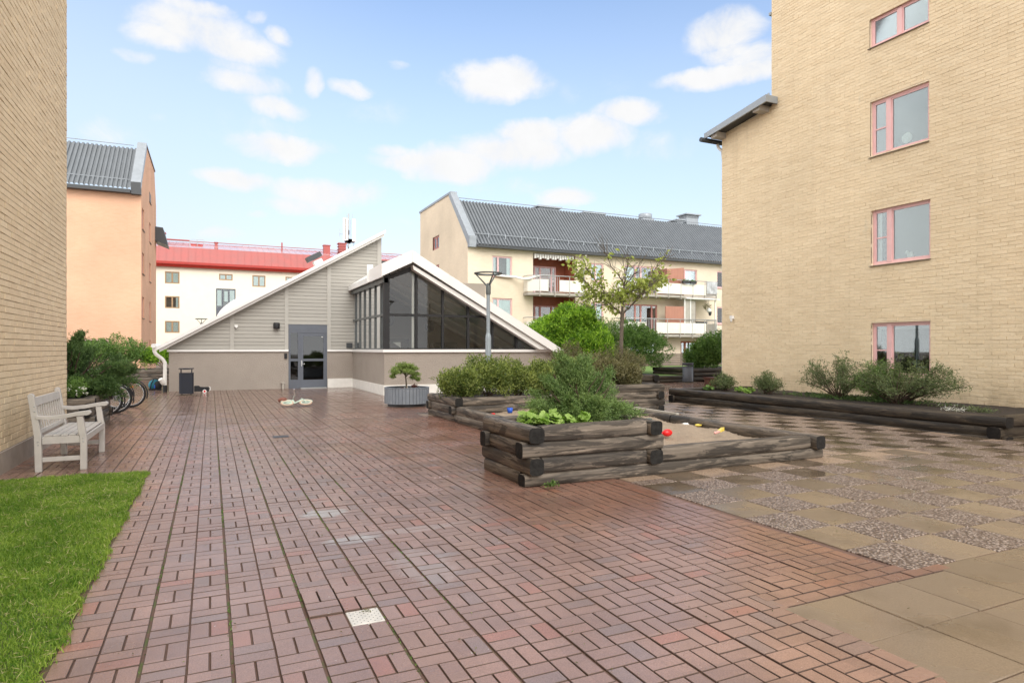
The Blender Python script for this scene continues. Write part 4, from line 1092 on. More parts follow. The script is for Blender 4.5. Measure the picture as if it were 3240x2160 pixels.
for k in range(10): b.hexa([(34.78+k*.105,38.70-.02*(k%2),5.75),(34.9+k*.105,38.70-.02*((k+1)%2),5.75),(34.9+k*.105,38.73,5.75),(34.78+k*.105,38.73,5.75),(34.78+k*.105,38.70-.02*(k%2),6.72),(34.9+k*.105,38.70-.02*((k+1)%2),6.72),(34.9+k*.105,38.73,6.72),(34.78+k*.105,38.73,6.72)])
tag(b.build('blanket', plain('grey_patterned_cloth', (.45,.46,.48), .9, 0, .35, 3)), 'grey patterned blanket hung over the right end of the upper balcony rail', 'blanket')
for i, (x, lab) in enumerate(((32.35, 'black flower box on the upper balcony rail, the left one of the pair'), (33.05, 'black flower box on the upper balcony rail, the right one of the pair'))):
    t = thing('flower_box', (x+.3, 38.66, 6.45), lab, 'flower box', 'flower boxes on the upper balcony rail')
    q = MB(); q.hexa([(x+.04,38.58,6.45),(x+.58,38.58,6.45),(x+.58,38.72,6.45),(x+.04,38.72,6.45),(x,38.55,6.64),(x+.62,38.55,6.64),(x+.62,38.73,6.64),(x,38.73,6.64)]); q.build('box', M['zinc_dark'], t)
    foliage('foliage', (x+.3,38.64,6.66), (.28,.07,.10), 30, 4, .06, .07, .04, 'leaf_mid', t, seed=60+i)
t = thing('hanging_plant', (35.2, 38.95, 4.0), 'withered hanging plant with a white globe, in the right corner of the lower balcony', 'hanging plant')
b = MB(); b.tube([(35.2,38.95,5.3),(35.2,38.95,4.2)], .015, 5); b.build('cord', M['zinc_dark'], t)
b = MB(); b.ellipsoid((35.2,38.95,4.5), (.17,.17,.19)); b.build('globe', M['white'], t)
b = MB(); b.lathe([(.08,-.32),(.14,-.05),(.15,-.02),(.13,-.02)], (35.3,38.93,4.4), 14); b.build('pot', M['zinc_dark'], t)
foliage('foliage', (35.05,38.95,4.65), (.42,.2,.42), 40, 4, .15, .13, .05, 'leaf_brown', t, seed=71)
b = MB(); b.box(30.6,31.6,38.95,39.4,2.6,2.62); b.hexa([(34.0,38.9,3.35),(34.9,38.9,3.35),(34.9,39.2,3.35),(34.0,39.2,3.35),(33.9,38.85,3.6),(35.0,38.85,3.6),(35.0,39.25,3.6),(33.9,39.25,3.6)])
b.build('balcony_trough', M['zinc_dark'], tb)
# patio canopy at the right end
tp = thing('patio_canopy', (37.5, 38.5, 0), 'pale patio canopy over the ground floor at the right end of the balconied block', 'canopy')
b = MB(); b.prism([(36.0,2.35),(36.4,2.75),(40,2.75),(40,2.35)], 'y', 37.5, 39.9); b.build('roof', M['roller'], tp)
b = MB()
for x in (36.2, 39.8): b.box(x, x+.1, 37.6, 37.7, 0, 2.35)
b.build('post', M['siding_trim'], tp)
# slatted patio fence
tf = thing('slat_fence', (30, 37.3, 0), 'low brown fence of horizontal boards in front of the ground floor patios', 'fence')
b = MB()
for k in range(8): b.box(24.5, 40, 37.25, 37.29, .12+k*.13, .235+k*.13)
b.build('board_panel', plain('grey_brown_boards', (.17,.13,.105), .8, 0, .25, 2), tf)
b = MB()
for k in range(8): b.box(24.5+k*2.2, 24.6+k*2.2, 37.3, 37.4, 0, 1.15)
b.build('post', M['sill'], tf)

# ------------------------------------------------------------------ the grey hall
tg = thing('hall_building', (2.5, 25.5, 0), 'low grey clad hall with a steep white edged roof and a glazed gable wing', 'building')
YG = 25.5; YW = 20.45; XW = 5.04
SL = .583
def zr(x): return 1.58 + (x+1.34)*SL        # underside of the roof edge
b = MB()
b.quad((-1.34,YG,0),(2.64,YG,0),(2.64,YG,1.40),(-1.34,YG,1.40)); b.quad((4.05,YG,.34),(XW,YG,.34),(XW,YG,1.40),(4.05,YG,1.40))
b.quad((-1.34,YG,0),(-1.34,37,0),(-1.34,37,1.40),(-1.34,YG,1.40))
b.quad((XW,YW,.32),(XW,YG,.32),(XW,YG,1.40),(XW,YW,1.40)); b.quad((XW,YW,.32),(11.6,YW,.32),(11.6,YW,1.40),(XW,YW,1.40)); b.quad((11.6,YW,0),(11.6,32,0),(11.6,32,1.40),(11.6,YW,1.40))
b.build('base_wall', M['stucco'], tg)
b = MB(); b.box(4.07, XW-.03, YG-.03, YG+.02, .0, .345); b.box(XW-.03, XW+.02, YW-.03, YG-.03, 0, .325); b.box(XW+.02, 11.63, YW-.03, YW+.02, 0, .325); b.build('white_skirting', M['white_dirty'], tg)
b = MB(); b.box(-1.40, 2.635, YG-.06, YG+.04, 1.395, 1.465); b.box(4.055, XW-.06, YG-.06, YG+.04, 1.395, 1.465); b.box(XW-.06, XW+.04, YW-.07, YG-.06, 1.385, 1.475); b.box(XW+.04, 11.65, YW-.07, YW+.04, 1.385, 1.475); b.build('drip_ledge', M['white'], tg)
b = MB()
ys = YG+.02
b.add([(-1.34,ys,1.46),(2.64,ys,1.46),(2.64,ys,zr(2.64)),(-1.34,ys,zr(-1.34))], [(0,1,2,3)])
b.add([(2.64,ys,2.44),(4.05,ys,2.44),(4.05,ys,zr(4.05)),(2.64,ys,zr(2.64))], [(0,1,2,3)])
b.add([(4.05,ys,1.46),(6.15,ys,1.46),(6.15,ys,zr(6.15)),(4.05,ys,zr(4.05))], [(0,1,2,3)])
b.quad((6.15,ys,0),(6.15,37,0),(6.15,37,zr(6.15)),(6.15,ys,zr(6.15)))
b.build('siding', M['siding'], tg)
for x0, x1, z0 in ((.62,.76,1.46),(2.50,2.635,1.46),(4.055,4.20,1.46),(6.0,6.17,1.46)):
    b = MB()
    b.add([(x0,ys-.03,z0),(x1,ys-.03,z0),(x1,ys-.03,zr(x1)),(x0,ys-.03,zr(x0)),(x0,ys+.03,z0),(x1,ys+.03,z0),(x1,ys+.03,zr(x1)),(x0,ys+.03,zr(x0))], [(0,1,2,3),(0,3,7,4),(1,5,6,2),(0,4,5,1)])
    b.build('cover_board', M['siding_trim'], tg)
b = MB(); b.box(2.60, 4.09, YG-.03, YG+.03, 2.425, 2.45); b.build('door_flashing', M['siding_trim'], tg)
b = MB()
def slopebar(b, xa, xb, dz0, dz1, y0, y1):
    b.prism([(xa, zr(xa)+dz0), (xb, zr(xb)+dz0), (xb, zr(xb)+dz1), (xa, zr(xa)+dz1)], 'y', y0, y1)
slopebar(b, -1.62, 6.22, -.03, .10, 25.24, 25.36)
slopebar(b, -1.72, 6.26, .07, .19, 25.14, 25.237)
b.build('verge_board', M['white'], tg)
b = MB(); slopebar(b, -1.72, 6.24, .12, .178, 25.24, 37); roofg = b.build('roof', M['white'], tg)
b = MB(); b.ellipsoid((0,0,0), (1.12,1.05,.50), 24, 12)
ca_, sa_ = math.cos(math.atan(SL)), math.sin(math.atan(SL))
b.v = [(1.2 + x*ca_ - z*sa_, 30 + y, zr(1.2)+.14 + x*sa_ + z*ca_) for x, y, z in b.v]
o = b.build('skylight_dome', M['white'], roofg)
b = MB(); slopebar(b, .15, 2.25, .178, .24, 28.85, 31.1); b.build('skylight_curb', M['white'], roofg)
b = MB(); b.hexa([(4.15,28.9,5.05),(4.5,28.9,5.2),(4.5,29.3,5.2),(4.15,29.3,5.05),(4.02,28.9,5.28),(4.35,28.9,5.45),(4.35,29.3,5.45),(4.02,29.3,5.28)]); b.build('vent_neck', M['white'], roofg)
b = MB(); b.hexa([(3.82,28.8,5.25),(4.38,28.8,5.55),(4.38,29.4,5.55),(3.82,29.4,5.25),(3.72,28.8,5.43),(4.28,28.8,5.73),(4.28,29.4,5.73),(3.72,29.4,5.43)]); b.build('vent_hood', M['zinc_dark'], roofg)
b = MB(); b.box(6.15, 7.35, 28.6, 29.6, 4.75, 5.45); b.tube([(6.6,29.1,5.2),(7.75,29.1,5.2)], .32, 16); b.build('exhaust_duct', M['zinc_dark'], tg)
# gutter and downpipe
b = MB(); b.tube([(-1.78,25.0,1.60),(-1.78,37,1.60)], .075, 10); b.build('gutter', M['white'], tg)
b = MB(); b.tube([(-1.76,25.12,1.58),(-1.76,25.14,1.42),(-1.72,25.16,1.32),(-1.52,25.25,1.14),(-1.45,25.27,1.02),(-1.45,25.27,.24)], .062, 12); b.tube([(-1.49,25.24,.30),(-1.58,25.16,.46)], .075, 12); b.build('downpipe', M['white_dirty'], tg)
b = MB(); b.tube([(-1.45,25.27,.24),(-1.45,25.27,.0)], .066, 12); b.build('drain_shoe', M['rubber'], tg)
# door
d = MB()
yd = YG-.02
d.box(2.64, 4.05, yd, yd+.08, 2.10, 2.42); d.box(2.64, 2.71, yd, yd+.08, 0, 2.10); d.box(2.98, 3.05, yd, yd+.08, 0, 2.10); d.box(4.0, 4.05, yd, yd+.08, 0, 2.10)
d.box(2.71, 2.98, yd, yd+.08, 0, .33); d.box(2.71, 2.98, yd, yd+.08, 1.03, 1.12)
door = d.build('door_frame', M['door_grey'], tg)
d = MB(); yl = yd+.012
d.box(3.052, 3.17, yl, yl+.06, .01, 2.095); d.box(3.92, 3.998, yl, yl+.06, .01, 2.095); d.box(3.17, 3.92, yl, yl+.06, .01, .32); d.box(3.17, 3.92, yl, yl+.06, 1.03, 1.12); d.box(3.17, 3.92, yl, yl+.06, 1.98, 2.095)
d.build('door_leaf', M['door_grey'], door)
d = MB()
for q in ((2.71,2.98,.33,1.03),(2.71,2.98,1.12,2.10),(3.17,3.92,.32,1.03),(3.17,3.92,1.12,1.98)): d.box(q[0], q[1], yl+.03, yl+.04, q[2], q[3])
d.build('pane', M['glass_dark'], door)
d = MB(); d.box(3.09, 3.13, yd-.012, yd+.005, .84, 1.06); d.tube([(3.11,yd-.01,.93),(3.11,yd-.06,.93),(3.21,yd-.06,.92)], .011, 8); d.build('handle', M['chrome'], door)
d = MB(); d.box(3.84, 3.90, yl+.018, yl+.022, 1.945, 1.965); d.build('door_tag', M['white'], door)
d = MB(); d.box(3.05, 4.0, YG-.32, YG-.03, .002, .03)
for k in range(14): d.box(3.07+k*.068, 3.10+k*.068, YG-.31, YG-.04, .03, .037)
d.build('foot_grate', M['steel'], tg)
# fittings on the siding
b = MB(); b.lathe([(.11,0),(.115,.02),(.115,.2),(.10,.22),(.01,.222)], (2.21,YG-.09,2.25), 16); b.box(2.15,2.27,YG-.02,YG+.02,2.28,2.44); b.build('wall_lamp', M['black_frame'], tg)
b = MB(); b.box(.77,.88,YG-.06,YG+.02,2.29,2.37); b.ellipsoid((.83,YG-.05,2.27),(.03,.03,.03)); b.build('motion_sensor', M['white'], tg)
b = MB(); b.box(4.79,5.02,YG-.03,YG+.02,1.53,1.73); b.build('wall_grille', M['zinc_dark'], tg)
b = MB(); b.box(2.49,2.59,YG-.05,YG-.001,1.13,1.33); b.build('card_reader', M['black_frame'], tg)
b = MB(); b.tube([(2.44,YG-.1,0),(2.44,YG-.1,.2)], .05, 10); b.box(2.37,2.5,YG-.16,YG-.0,.2,.24); b.build('standpipe', M['concrete'], tg)

# glazed wing
zt = 2.60
def zl(x): return 3.80 + (x-XW)*.40        # left part of the gable, up to the apex
APX = 5.89
ZA = zl(APX)
SR = (ZA-1.46)/(10.75-APX)
def zg(x): return zl(x) if x <= APX else ZA - (x-APX)*SR
mx = [6.11, 7.02, 7.93, 8.83, 9.75]
fr = MB()
fr.box(XW-.01, XW+.17, YW-.02, YW+.15, 1.475, 3.80)
fr.build('corner_post', M['black_frame'], tg)
fr = MB()
for x in mx: fr.box(x-.04, x+.04, YW, YW+.09, 1.475, zg(x)+.0)
xe = APX + (ZA-zt)/SR
fr.box(XW+.17, xe, YW+.005, YW+.085, zt-.04, zt+.04); fr.box(XW+.17, 10.7, YW+.005, YW+.085, 1.476, 1.52)
fr.prism([(XW, zl(XW)-.13), (APX, ZA-.13), (APX, ZA+.02), (XW, zl(XW)+.02)], 'y', YW-.015, YW+.10)
fr.prism([(APX, ZA-.06), (10.75, 1.44), (10.75, 1.52), (APX, ZA+.04)], 'y', YW+.0, YW+.10)
fr.build('front_glazing_bar', M['black_frame'], tg)
gl = MB(); xs_ = [XW+.1] + mx + [10.7]
for i in range(len(xs_)-1):
    a, c = xs_[i], xs_[i+1]
    p = [(a, YW+.05, 1.48), (c, YW+.05, 1.48)]
    if a < APX < c: p += [(c, YW+.05, zg(c)), (APX, YW+.05, ZA), (a, YW+.05, zg(a))]
    else: p += [(c, YW+.05, max(zg(c), 1.481)), (a, YW+.05, zg(a))]
    gl.add(p, [tuple(range(len(p)))])
gl.build('front_pane', M['glass_wing'], tg)
sy = [21.0, 21.84, 22.68, 23.51, 24.33, 25.1]
fr = MB()
for y in sy: fr.box(XW, XW+.08, y-.035, y+.035, 1.476, 3.62)
fr.box(XW+.005, XW+.075, YW+.15, 25.5, zt-.035, zt+.035); fr.box(XW+.005, XW+.075, YW+.15, 25.5, 1.476, 1.52)
fr.build('side_glazing_bar', M['grey_frame'], tg)
gl = MB(); gl.quad((XW+.04,YW+.15,1.48),(XW+.04,25.5,1.48),(XW+.04,25.5,3.62),(XW+.04,YW+.15,3.62)); gl.build('side_pane', M['glass'], tg)
b = MB(); b.box(XW-.06, XW+.12, YW-.02, YG, 3.62, 3.78); b.build('soffit', M['grey_frame'], tg)
# wing roof
b = MB()
b.prism([(5.84,4.38),(11.42,1.44),(11.52,1.395),(5.86,4.62)], 'y', 20.14, 31)
b.prism([(4.92,3.80),(5.84,4.30),(5.86,4.60),(4.92,3.98)], 'y', 20.14, 25.5)
wr = b.build('wing_roof', M['white'], tg)
b = MB(); b.prism([(5.86,4.30),(11.03,1.40),(11.55,1.385),(5.86,4.66)], 'y', 20.06, 20.137)
b.prism([(4.86,3.78),(5.857,4.27),(5.857,4.66),(4.86,4.18)], 'y', 20.06, 20.137)
b.box(4.86, 4.915, 20.14, 21.9, 3.76, 4.18); b.box(4.86, 4.915, 21.9, 25.48, 3.76, 3.93)
b.box(4.80, 5.0, 21.86, 21.92, 3.76, 4.36)
b.build('wing_fascia', M['white'], tg)
b = MB(); b.prism([(5.90,4.20),(10.98,1.36+.12),(10.52,1.48),(5.93,4.06)], 'y', 20.17, 20.445); b.build('gable_trim', M['white'], tg)
# inside the wing
b = MB(); b.quad((-1.2,YG+.2,.02),(11.5,YG+.2,.02),(11.5,36,.02),(-1.2,36,.02)); b.quad((5.2,YW+.2,.02),(11.5,YW+.2,.02),(11.5,YG+.2,.02),(5.2,YG+.2,.02)); b.build('interior_floor', M['dim'], tg)
b = MB(); b.quad((5.2,27.5,0),(11.5,27.5,0),(11.5,27.5,4.5),(5.2,27.5,4.5)); b.quad((2.4,26.4,0),(4.3,26.4,0),(4.3,26.4,2.5),(2.4,26.4,2.5)); b.build('interior_wall', plain('interior_plaster', (.36,.31,.26), .9, 0, .15, .7), tg)
b = MB()
for k in range(4): b.tube([(5.9,22+k*1.5,4.2),(11.3,22+k*1.5,1.45)], .06, 6)
b.box(5.99, 6.055, 20.56, 20.62, 1.48, 4.0); b.build('interior_beam', M['white_dirty'], tg)
b = MB(); b.ellipsoid((5.75,22.6,2.55), (.2,.2,.25)); b.tube([(5.75,22.6,2.8),(5.75,22.6,4.2)], .015, 5); b.ellipsoid((7.9,24.6,2.4), (.2,.2,.25)); b.tube([(7.9,24.6,2.6),(7.9,24.6,3.4)], .015, 5); b.build('pendant_lamp', M['black_frame'], tg)
b = MB(); b.box(6.0,7.3,25.5,26.2,0,1.9); b.box(8.2,9.2,25.0,25.6,0,1.75); b.hexa([(5.3,22.0,.9),(7.2,23.4,.9),(7.1,23.8,.9),(5.3,22.6,.9),(5.3,22.0,2.0),(7.2,23.4,1.0),(7.1,23.8,1.0),(5.3,22.6,2.0)]); b.build('interior_furniture', M['dim'], tg)
b = MB(); b.box(5.35,6.6,24.2,24.9,1.5,1.75); b.build('interior_table', M['white'], tg)

# ------------------------------------------------------------------ log planters
def log(b, a, c, w, h, seed, jit=.018):
    """squared-off log between the end centres a and c"""
    r = random.Random(seed); a, c = Vector(a), Vector(c); ax = (c-a); L = ax.length; ax.normalize()
    s = Vector((-ax.y, ax.x, 0)); n = max(3, int(L/.16)); seg = 16; vs = []
    ph = [r.uniform(0, 6.28) for _ in range(6)]
    for i in range(n+1):
        t = i/n; p = a + (c-a)*t
        ew = 1 - .05*(i in (0, n))
        bx = 1 + jit*3*math.sin(t*L*2.3+ph[0]) + r.uniform(-jit, jit); bz = 1 + jit*3*math.sin(t*L*1.9+ph[1]) + r.uniform(-jit, jit)
        for k in range(seg):
            q = 2*math.pi*k/seg; cs, sn = math.cos(q), math.sin(q)
            e = .50
            u = math.copysign(abs(cs)**e, cs)*w/2*bx*ew; v = math.copysign(abs(sn)**e, sn)*h/2*bz*ew
            u += r.uniform(-.002, .002)
            vs.append(p + s*u + Vector((0,0,v)))
    fs = [(i*seg+k, i*seg+(k+1)%seg, (i+1)*seg+(k+1)%seg, (i+1)*seg+k) for i in range(n) for k in range(seg)]
    m = 0
    b.add(vs, fs, m, True)
    for base, sg in ((0, -1), (n*seg, 1)):      # slightly domed end with its own grain
        ring = vs[base:base+seg]; cc = (a if sg < 0 else c) + ax*sg*.006
        ring2 = [cc + (p-cc)*.8 for p in ring]
        b.add(ring + ring2 + [cc], [(k, (k+1)%seg, seg+(k+1)%seg, seg+k) if sg > 0 else (seg+k, seg+(k+1)%seg, (k+1)%seg, k) for k in range(seg)] + [(seg+k, seg+(k+1)%seg, 2*seg) if sg > 0 else (2*seg, seg+(k+1)%seg, seg+k) for k in range(seg)], 1)
LC = [0]
def add_log(parent, a, c, w=.195, h=.186, dark=False):
    LC[0] += 1; b = MB(); log(b, a, c, w, h, LC[0]*13+1)
    ax = 'x' if abs(c[0]-a[0]) > abs(c[1]-a[1]) else 'y'; p = 'd' if dark else ''
    return b.build('log', [M[p+'log_'+ax], M[p+'log_end']], parent)
def log_box(parent, x0, x1, y0, y1, zs, first='y', w=.19, dark=False, sides='fblr', ext=.05, h=.186):
    """stack of logs round a rectangle; courses alternate which direction runs through at the corners"""
    run = first
    for z in zs:
        hy = w/2
        if run == 'y':
            ys0, ys1 = y0-ext, y1+ext; xa, xb = x0+w+.004, x1-w-.004
        else:
            ys0, ys1 = y0+w+.004, y1-w-.004; xa, xb = x0-ext, x1+ext
        if 'l' in sides: add_log(parent, (x0+hy, ys0, z), (x0+hy, ys1, z), w, h, dark)
        if 'r' in sides: add_log(parent, (x1-hy, ys0, z), (x1-hy, ys1, z), w, h, dark)
        if 'f' in sides: add_log(parent, (xa, y0+hy, z), (xb, y0+hy, z), w, h, dark)
        if 'b' in sides: add_log(parent, (xa, y1-hy, z), (xb, y1-hy, z), w, h, dark)
        run = 'x' if run == 'y' else 'y'
def soil(parent, x0, x1, y0, y1, z):
    nx, ny = 24, 24; b = MB(); vs = [(x0+(x1-x0)*i/nx, y0+(y1-y0)*j/ny, z+random.uniform(-.015,.015)) for i in range(nx+1) for j in range(ny+1)]
    b.add(vs, [(i*(ny+1)+j, (i+1)*(ny+1)+j, (i+1)*(ny+1)+j+1, i*(ny+1)+j+1) for i in range(nx) for j in range(ny)], 0, True)
    b.build('soil', M['soil'], parent)

t1 = thing('log_planter', (4, 6.8, 0), 'small timber planter four logs high with a juniper, at the front corner of the sandbox', 'planter')
log_box(t1, 3.08, 4.86, 6.2, 7.42, [.565, .395, .225], 'y')
add_log(t1, (3.175, 6.41, .065), (3.175, 7.4, .065)); add_log(t1, (3.28, 7.32, .065), (4.85, 7.32, .065))
soil(t1, 3.2, 4.75, 6.3, 7.3, .585)
t2 = thing('sandbox', (6, 9, 0), 'long low timber sandbox of weathered logs in the middle of the yard', 'sandbox')
add_log(t2, (3.06, 6.295, .065), (7.63, 6.295, .065), .19, .15)
add_log(t2, (4.89, 6.30, .225), (7.40, 6.30, .225))
add_log(t2, (7.515, 6.14, .225), (7.515, 9.2, .225)); add_log(t2, (7.515, 9.22, .23), (7.515, 12.38, .23)); add_log(t2, (7.53, 6.42, .07), (7.53, 12.35, .07))
add_log(t2, (4.62, 7.46, .225), (4.62, 9.9, .225)); add_log(t2, (4.62, 9.92, .22), (4.62, 12.36, .22)); add_log(t2, (4.60, 7.46, .07), (4.60, 12.36, .07))
t3 = thing('log_planter', (7, 13, 0), 'long timber planter holding the row of olive shrubs behind the sandbox', 'planter')
log_box(t3, 4.50, 9.82, 12.42, 14.15, [.40, .235, .07], 'y')
add_log(t3, (7.9, 12.52, .565), (9.86, 12.52, .565)); add_log(t3, (9.73, 12.64, .565), (9.73, 14.1, .565))
soil(t3, 4.62, 9.7, 12.5, 14.05, .42)
t4 = thing('log_planter', (10, 15.5, 0), 'tall dark timber planter round the foot of the thin tree, behind the shrub planter', 'planter')
log_box(t4, 8.2, 11.1, 14.25, 16.4, [.70, .53, .36, .19], 'y', dark=True)
soil(t4, 8.3, 11, 14.4, 16.3, .70)
t5 = thing('log_planter', (13.3, 10.4, 0), 'wet, shade-darkened timber planter along the foot of the right brick wall', 'planter')
log_box(t5, 11.78, 14.95, 6.15, 14.62, [.285, .105, -.04], 'y', .22, True, sides='flb', h=.19)
soil(t5, 11.9, 14.92, 6.3, 14.5, .30)
t6 = thing('log_planter', (-2.9, 14.8, 0), 'grey log planter under the dark spreading conifer at the left wall corner', 'planter')
log_box(t6, -4.0, -1.95, 13.68, 16.1, [.52, .35, .18, .03], 'x')
soil(t6, -3.9, -2.1, 13.8, 16.0, .52)
t7 = thing('log_planter', (-4, 36.5, 0), 'low log planter under the far green hedge left of the grey hall', 'planter')
log_box(t7, -9.5, .6, 35.0, 38.4, [.40, .23, .06], 'x')
soil(t7, -9.4, .5, 35.2, 38.3, .40)
t8 = thing('log_planter', (22, 24, 0), 'dark three log planter behind the grey litter bin near the right wall', 'planter')
log_box(t8, 19.55, 25.5, 22.85, 25.5, [.52, .33, .13], 'x', .2, True, h=.19)
soil(t8, 19.7, 25.4, 23.0, 25.4, .52)
t9 = thing('log_edging', (17.3, 23, 0), 'low two log timber edging along the small back lawn, left of the grey bin', 'edging')
add_log(t9, (15.0, 22.95, .22), (19.4, 22.95, .22), .2, .17, True); add_log(t9, (15.0, 22.93, .06), (19.4, 22.93, .06), .2, .16, True)
t = thing('corten_box', (16.8, 17.6, 0), 'rusty brown steel box standing at the far corner of the right brick wall', 'box')
b = MB(); b.box(15.7, 17.2, 16.75, 17.6, 0, .46); b.build('body', M['corten'], t, bevel=.01); b = MB(); b.box(15.67, 17.23, 16.72, 17.63, .461, .50); b.build('rim', M['corten'], t)

# ------------------------------------------------------------------ plants
# juniper in the front planter
tj = thing('juniper', (4.15, 6.9, .58), 'feathery green juniper spreading over the small log planter of the sandbox', 'shrub')
plumes('foliage', (4.16,6.95,.58), fan(3,26,.66,.48,.82,.10,.62,.125,75) + fan(4,14,.42,.36,.88,.70,1.0,.115,75) + fan(6,14,.34,.3,.6,.3,.8,.14,80) + fan(5,9,.68,.52,.5,-.05,.22,.10,60) + [(.66,-.40,.10,.10,80),(.74,-.1,.16,.10,80),(-.5,-.1,.55,.13,100),(-.25,.05,.84,.12,90),(.45,-.05,.62,.13,110),(.55,.1,.45,.13,110)], 'leaf_juniper', tj, .027, .0085, 11)
stems('stem', (4.15,6.9,.56), (4.15,6.92,.95), (.6,.45,.45), 22, .016, tj, seed=4)
# broad lime leaves beside it
def broad_leaves(name, spots, label, cat, mat='leaf_lime', rl=.06, hgt=.16, z0=.585, group=None, seed=1, n=70):
    r = random.Random(seed); cx = sum(s[0] for s in spots)/len(spots); cy = sum(s[1] for s in spots)/len(spots)
    t = thing(name, (cx, cy, z0), label, cat, group); b = MB(); st = MB()
    for _ in range(n):
        sx, sy, sr = r.choice(spots); a = r.uniform(0, 6.28); q = sr*math.sqrt(r.random())
        c = Vector((sx+q*math.cos(a), sy+q*math.sin(a), z0 + hgt*(1-.5*(q/sr)**2)*r.uniform(.45,1.15)))
        R_ = rl*r.uniform(.6, 1.25); nrm = Vector((r.gauss(0,.45), r.gauss(0,.45)-.25, 1)).normalized(); u = nrm.orthogonal().normalized(); v = nrm.cross(u); ph = r.uniform(0, 6.28)
        pts = []
        for k in range(15):
            g = ph + 2*math.pi*(k/15)*.94; lob = R_*(.72+.28*abs(math.sin(2.5*(g-ph))))
            pts.append(c + (u*math.cos(g)+v*math.sin(g))*lob + nrm*(-.12*lob + R_*.10*math.sin(5*(g-ph))))
        b.add([c - nrm*R_*.1] + pts, [(0, k+1, k+2) for k in range(14)], 0, False)
        if r.random() < .6: st.tube([(sx+r.uniform(-.03,.03), sy+r.uniform(-.03,.03), z0), tuple(c - nrm*R_*.1)], .003, 4, caps=False)
    b.build('foliage', M[mat], t); st.build('stem', M['leaf_mid'], t)
    return t
broad_leaves('leafy_plant', [(3.42,6.78,.17),(3.62,6.62,.17),(3.50,7.0,.14),(3.78,6.55,.12),(3.95,6.50,.10)], 'lime green lobed leaves growing in front of the juniper in the small log planter', 'plant', seed=2, n=130, rl=.062)

# row of olive shrubs
hedge = [(4.95,13.0,.45,.42,'lowest rounded olive shrub at the left end of the row behind the sandbox'),
         (5.55,13.1,.48,.55,'olive shrub in the row, in front of the lamp post on its left side'),
         (6.25,13.05,.50,.50,'bright leafed olive shrub in the row just right of the lamp post foot'),
         (6.95,13.1,.50,.55,'olive shrub in the middle of the row below the white roof tip'),
         (7.60,13.2,.52,.62,'olive shrub in the row, right before the round green bush'),
         (8.35,13.2,.55,.62,'brownish tall shrub in the row behind the juniper, on its left'),
         (9.15,13.1,.55,.55,'brownish shrub at the right end of the row in the log planter')]
for i, (x, y, rx_, rz_, lab) in enumerate(hedge):
    brown = i >= 5
    shrub('hedge_shrub', (x, y, .42), (x, y, .42+rz_*.62), (rx_*1.1, .55, rz_*1.0), 1000, 10, .22, .066, .027, 'leaf_brown' if brown else 'leaf_hedge', lab, 'shrub', 'olive shrubs in the long log planter', seed=20+i, nst=14, up=.55, spread=.65, lob=.5, inner=.35)
# taller shrubs in the tree planter
for i, (x, y, rx_, rz_, lab) in enumerate([(8.9,15.2,.7,.62,'brown tinged shrub left of the thin tree trunk in the tall planter'), (10.35,15.0,.75,.55,'brown tinged shrub right of the thin tree trunk in the tall planter')]):
    shrub('planter_shrub', (x, y, .7), (x, y, .7+rz_*.55), (rx_, .7, rz_), 650, 12, .22, .05, .020, 'leaf_brown', lab, 'shrub', 'shrubs in the tall planter', seed=30+i, nst=16, up=.6, spread=.6, lob=.5, inner=.35)

# round bright bush
trb_ = thing('round_bush', (13.1, 22.6, 0), 'big round bright green bush beyond the tip of the white roof', 'bush')
P__, D__ = [], []
for q, (ox, oy, oz, a, h_, n_) in enumerate([(0,0,1.65,1.65,1.55,2600),(-.55,-.3,2.3,.95,.8,800),(.5,-.2,2.45,.9,.75,800),(1.15,-.1,1.7,.8,1.0,700),(-1.15,-.1,1.6,.8,1.0,700),(0,-.5,2.75,.8,.6,600),(-.2,-1.0,1.5,.9,1.0,700),(.7,-.9,1.2,.8,.9,600)]):
    p_, d_, *_r = twigs((13.1+ox, 22.6+oy, oz), (a, a, h_), int(n_*.62), 9, .36, .10, .03, seed=400+q, up=.55, spread=.7, lob=.6, inner=.66)
    P__.append(p_); D__.append(d_)
P__, D__ = np.concatenate(P__), np.concatenate(D__)
V, F = leaf_quads(P__, D__, rng.uniform(.09,.21,len(P__)), rng.uniform(.034,.06,len(P__)))
np_mesh('foliage', V, F, M['leaf_bright'], trb_)
stems('stem', (13.1,22.6,0), (13.1,22.6,1.6), (1.5,1.5,1.5), 26, .03, trb_, seed=42)
# background bushes
shrub('garden_bush', (18.5, 25.8, .28), (18.5,25.8,1.45), (1.55,1.2,1.25), 1700, 10, .3, .11, .042, 'leaf_mid', 'loose green bush before the ground floor patios, right of the tree trunk', 'bush', seed=42, up=.3, lob=.6, inner=.4, lower=-.6)
shrub('garden_bush', (20.1, 27.5, .28), (20.1,27.5,1.75), (1.0,1.0,.85), 700, 10, .28, .10, .04, 'leaf_mid', 'small round garden tree with a short stem above the back lawn', 'bush', seed=43, up=.2, lob=.5, inner=.4)
shrub('garden_bush', (16.4, 26.0, .28), (16.4,26.0,1.75), (.9,.9,1.3), 700, 10, .28, .085, .034, 'leaf_mid', 'tall narrow bush directly right of the round bright bush', 'bush', seed=44, up=.6, lob=.5, inner=.4)
shrub('garden_bush', (20.6, 33.0, .28), (20.6,33.0,2.5), (1.0,.9,.9), 500, 10, .3, .12, .05, 'leaf_mid', 'slender young tree top rising in front of the lower balcony', 'bush', seed=45, up=.5, lob=.5, inner=.4)
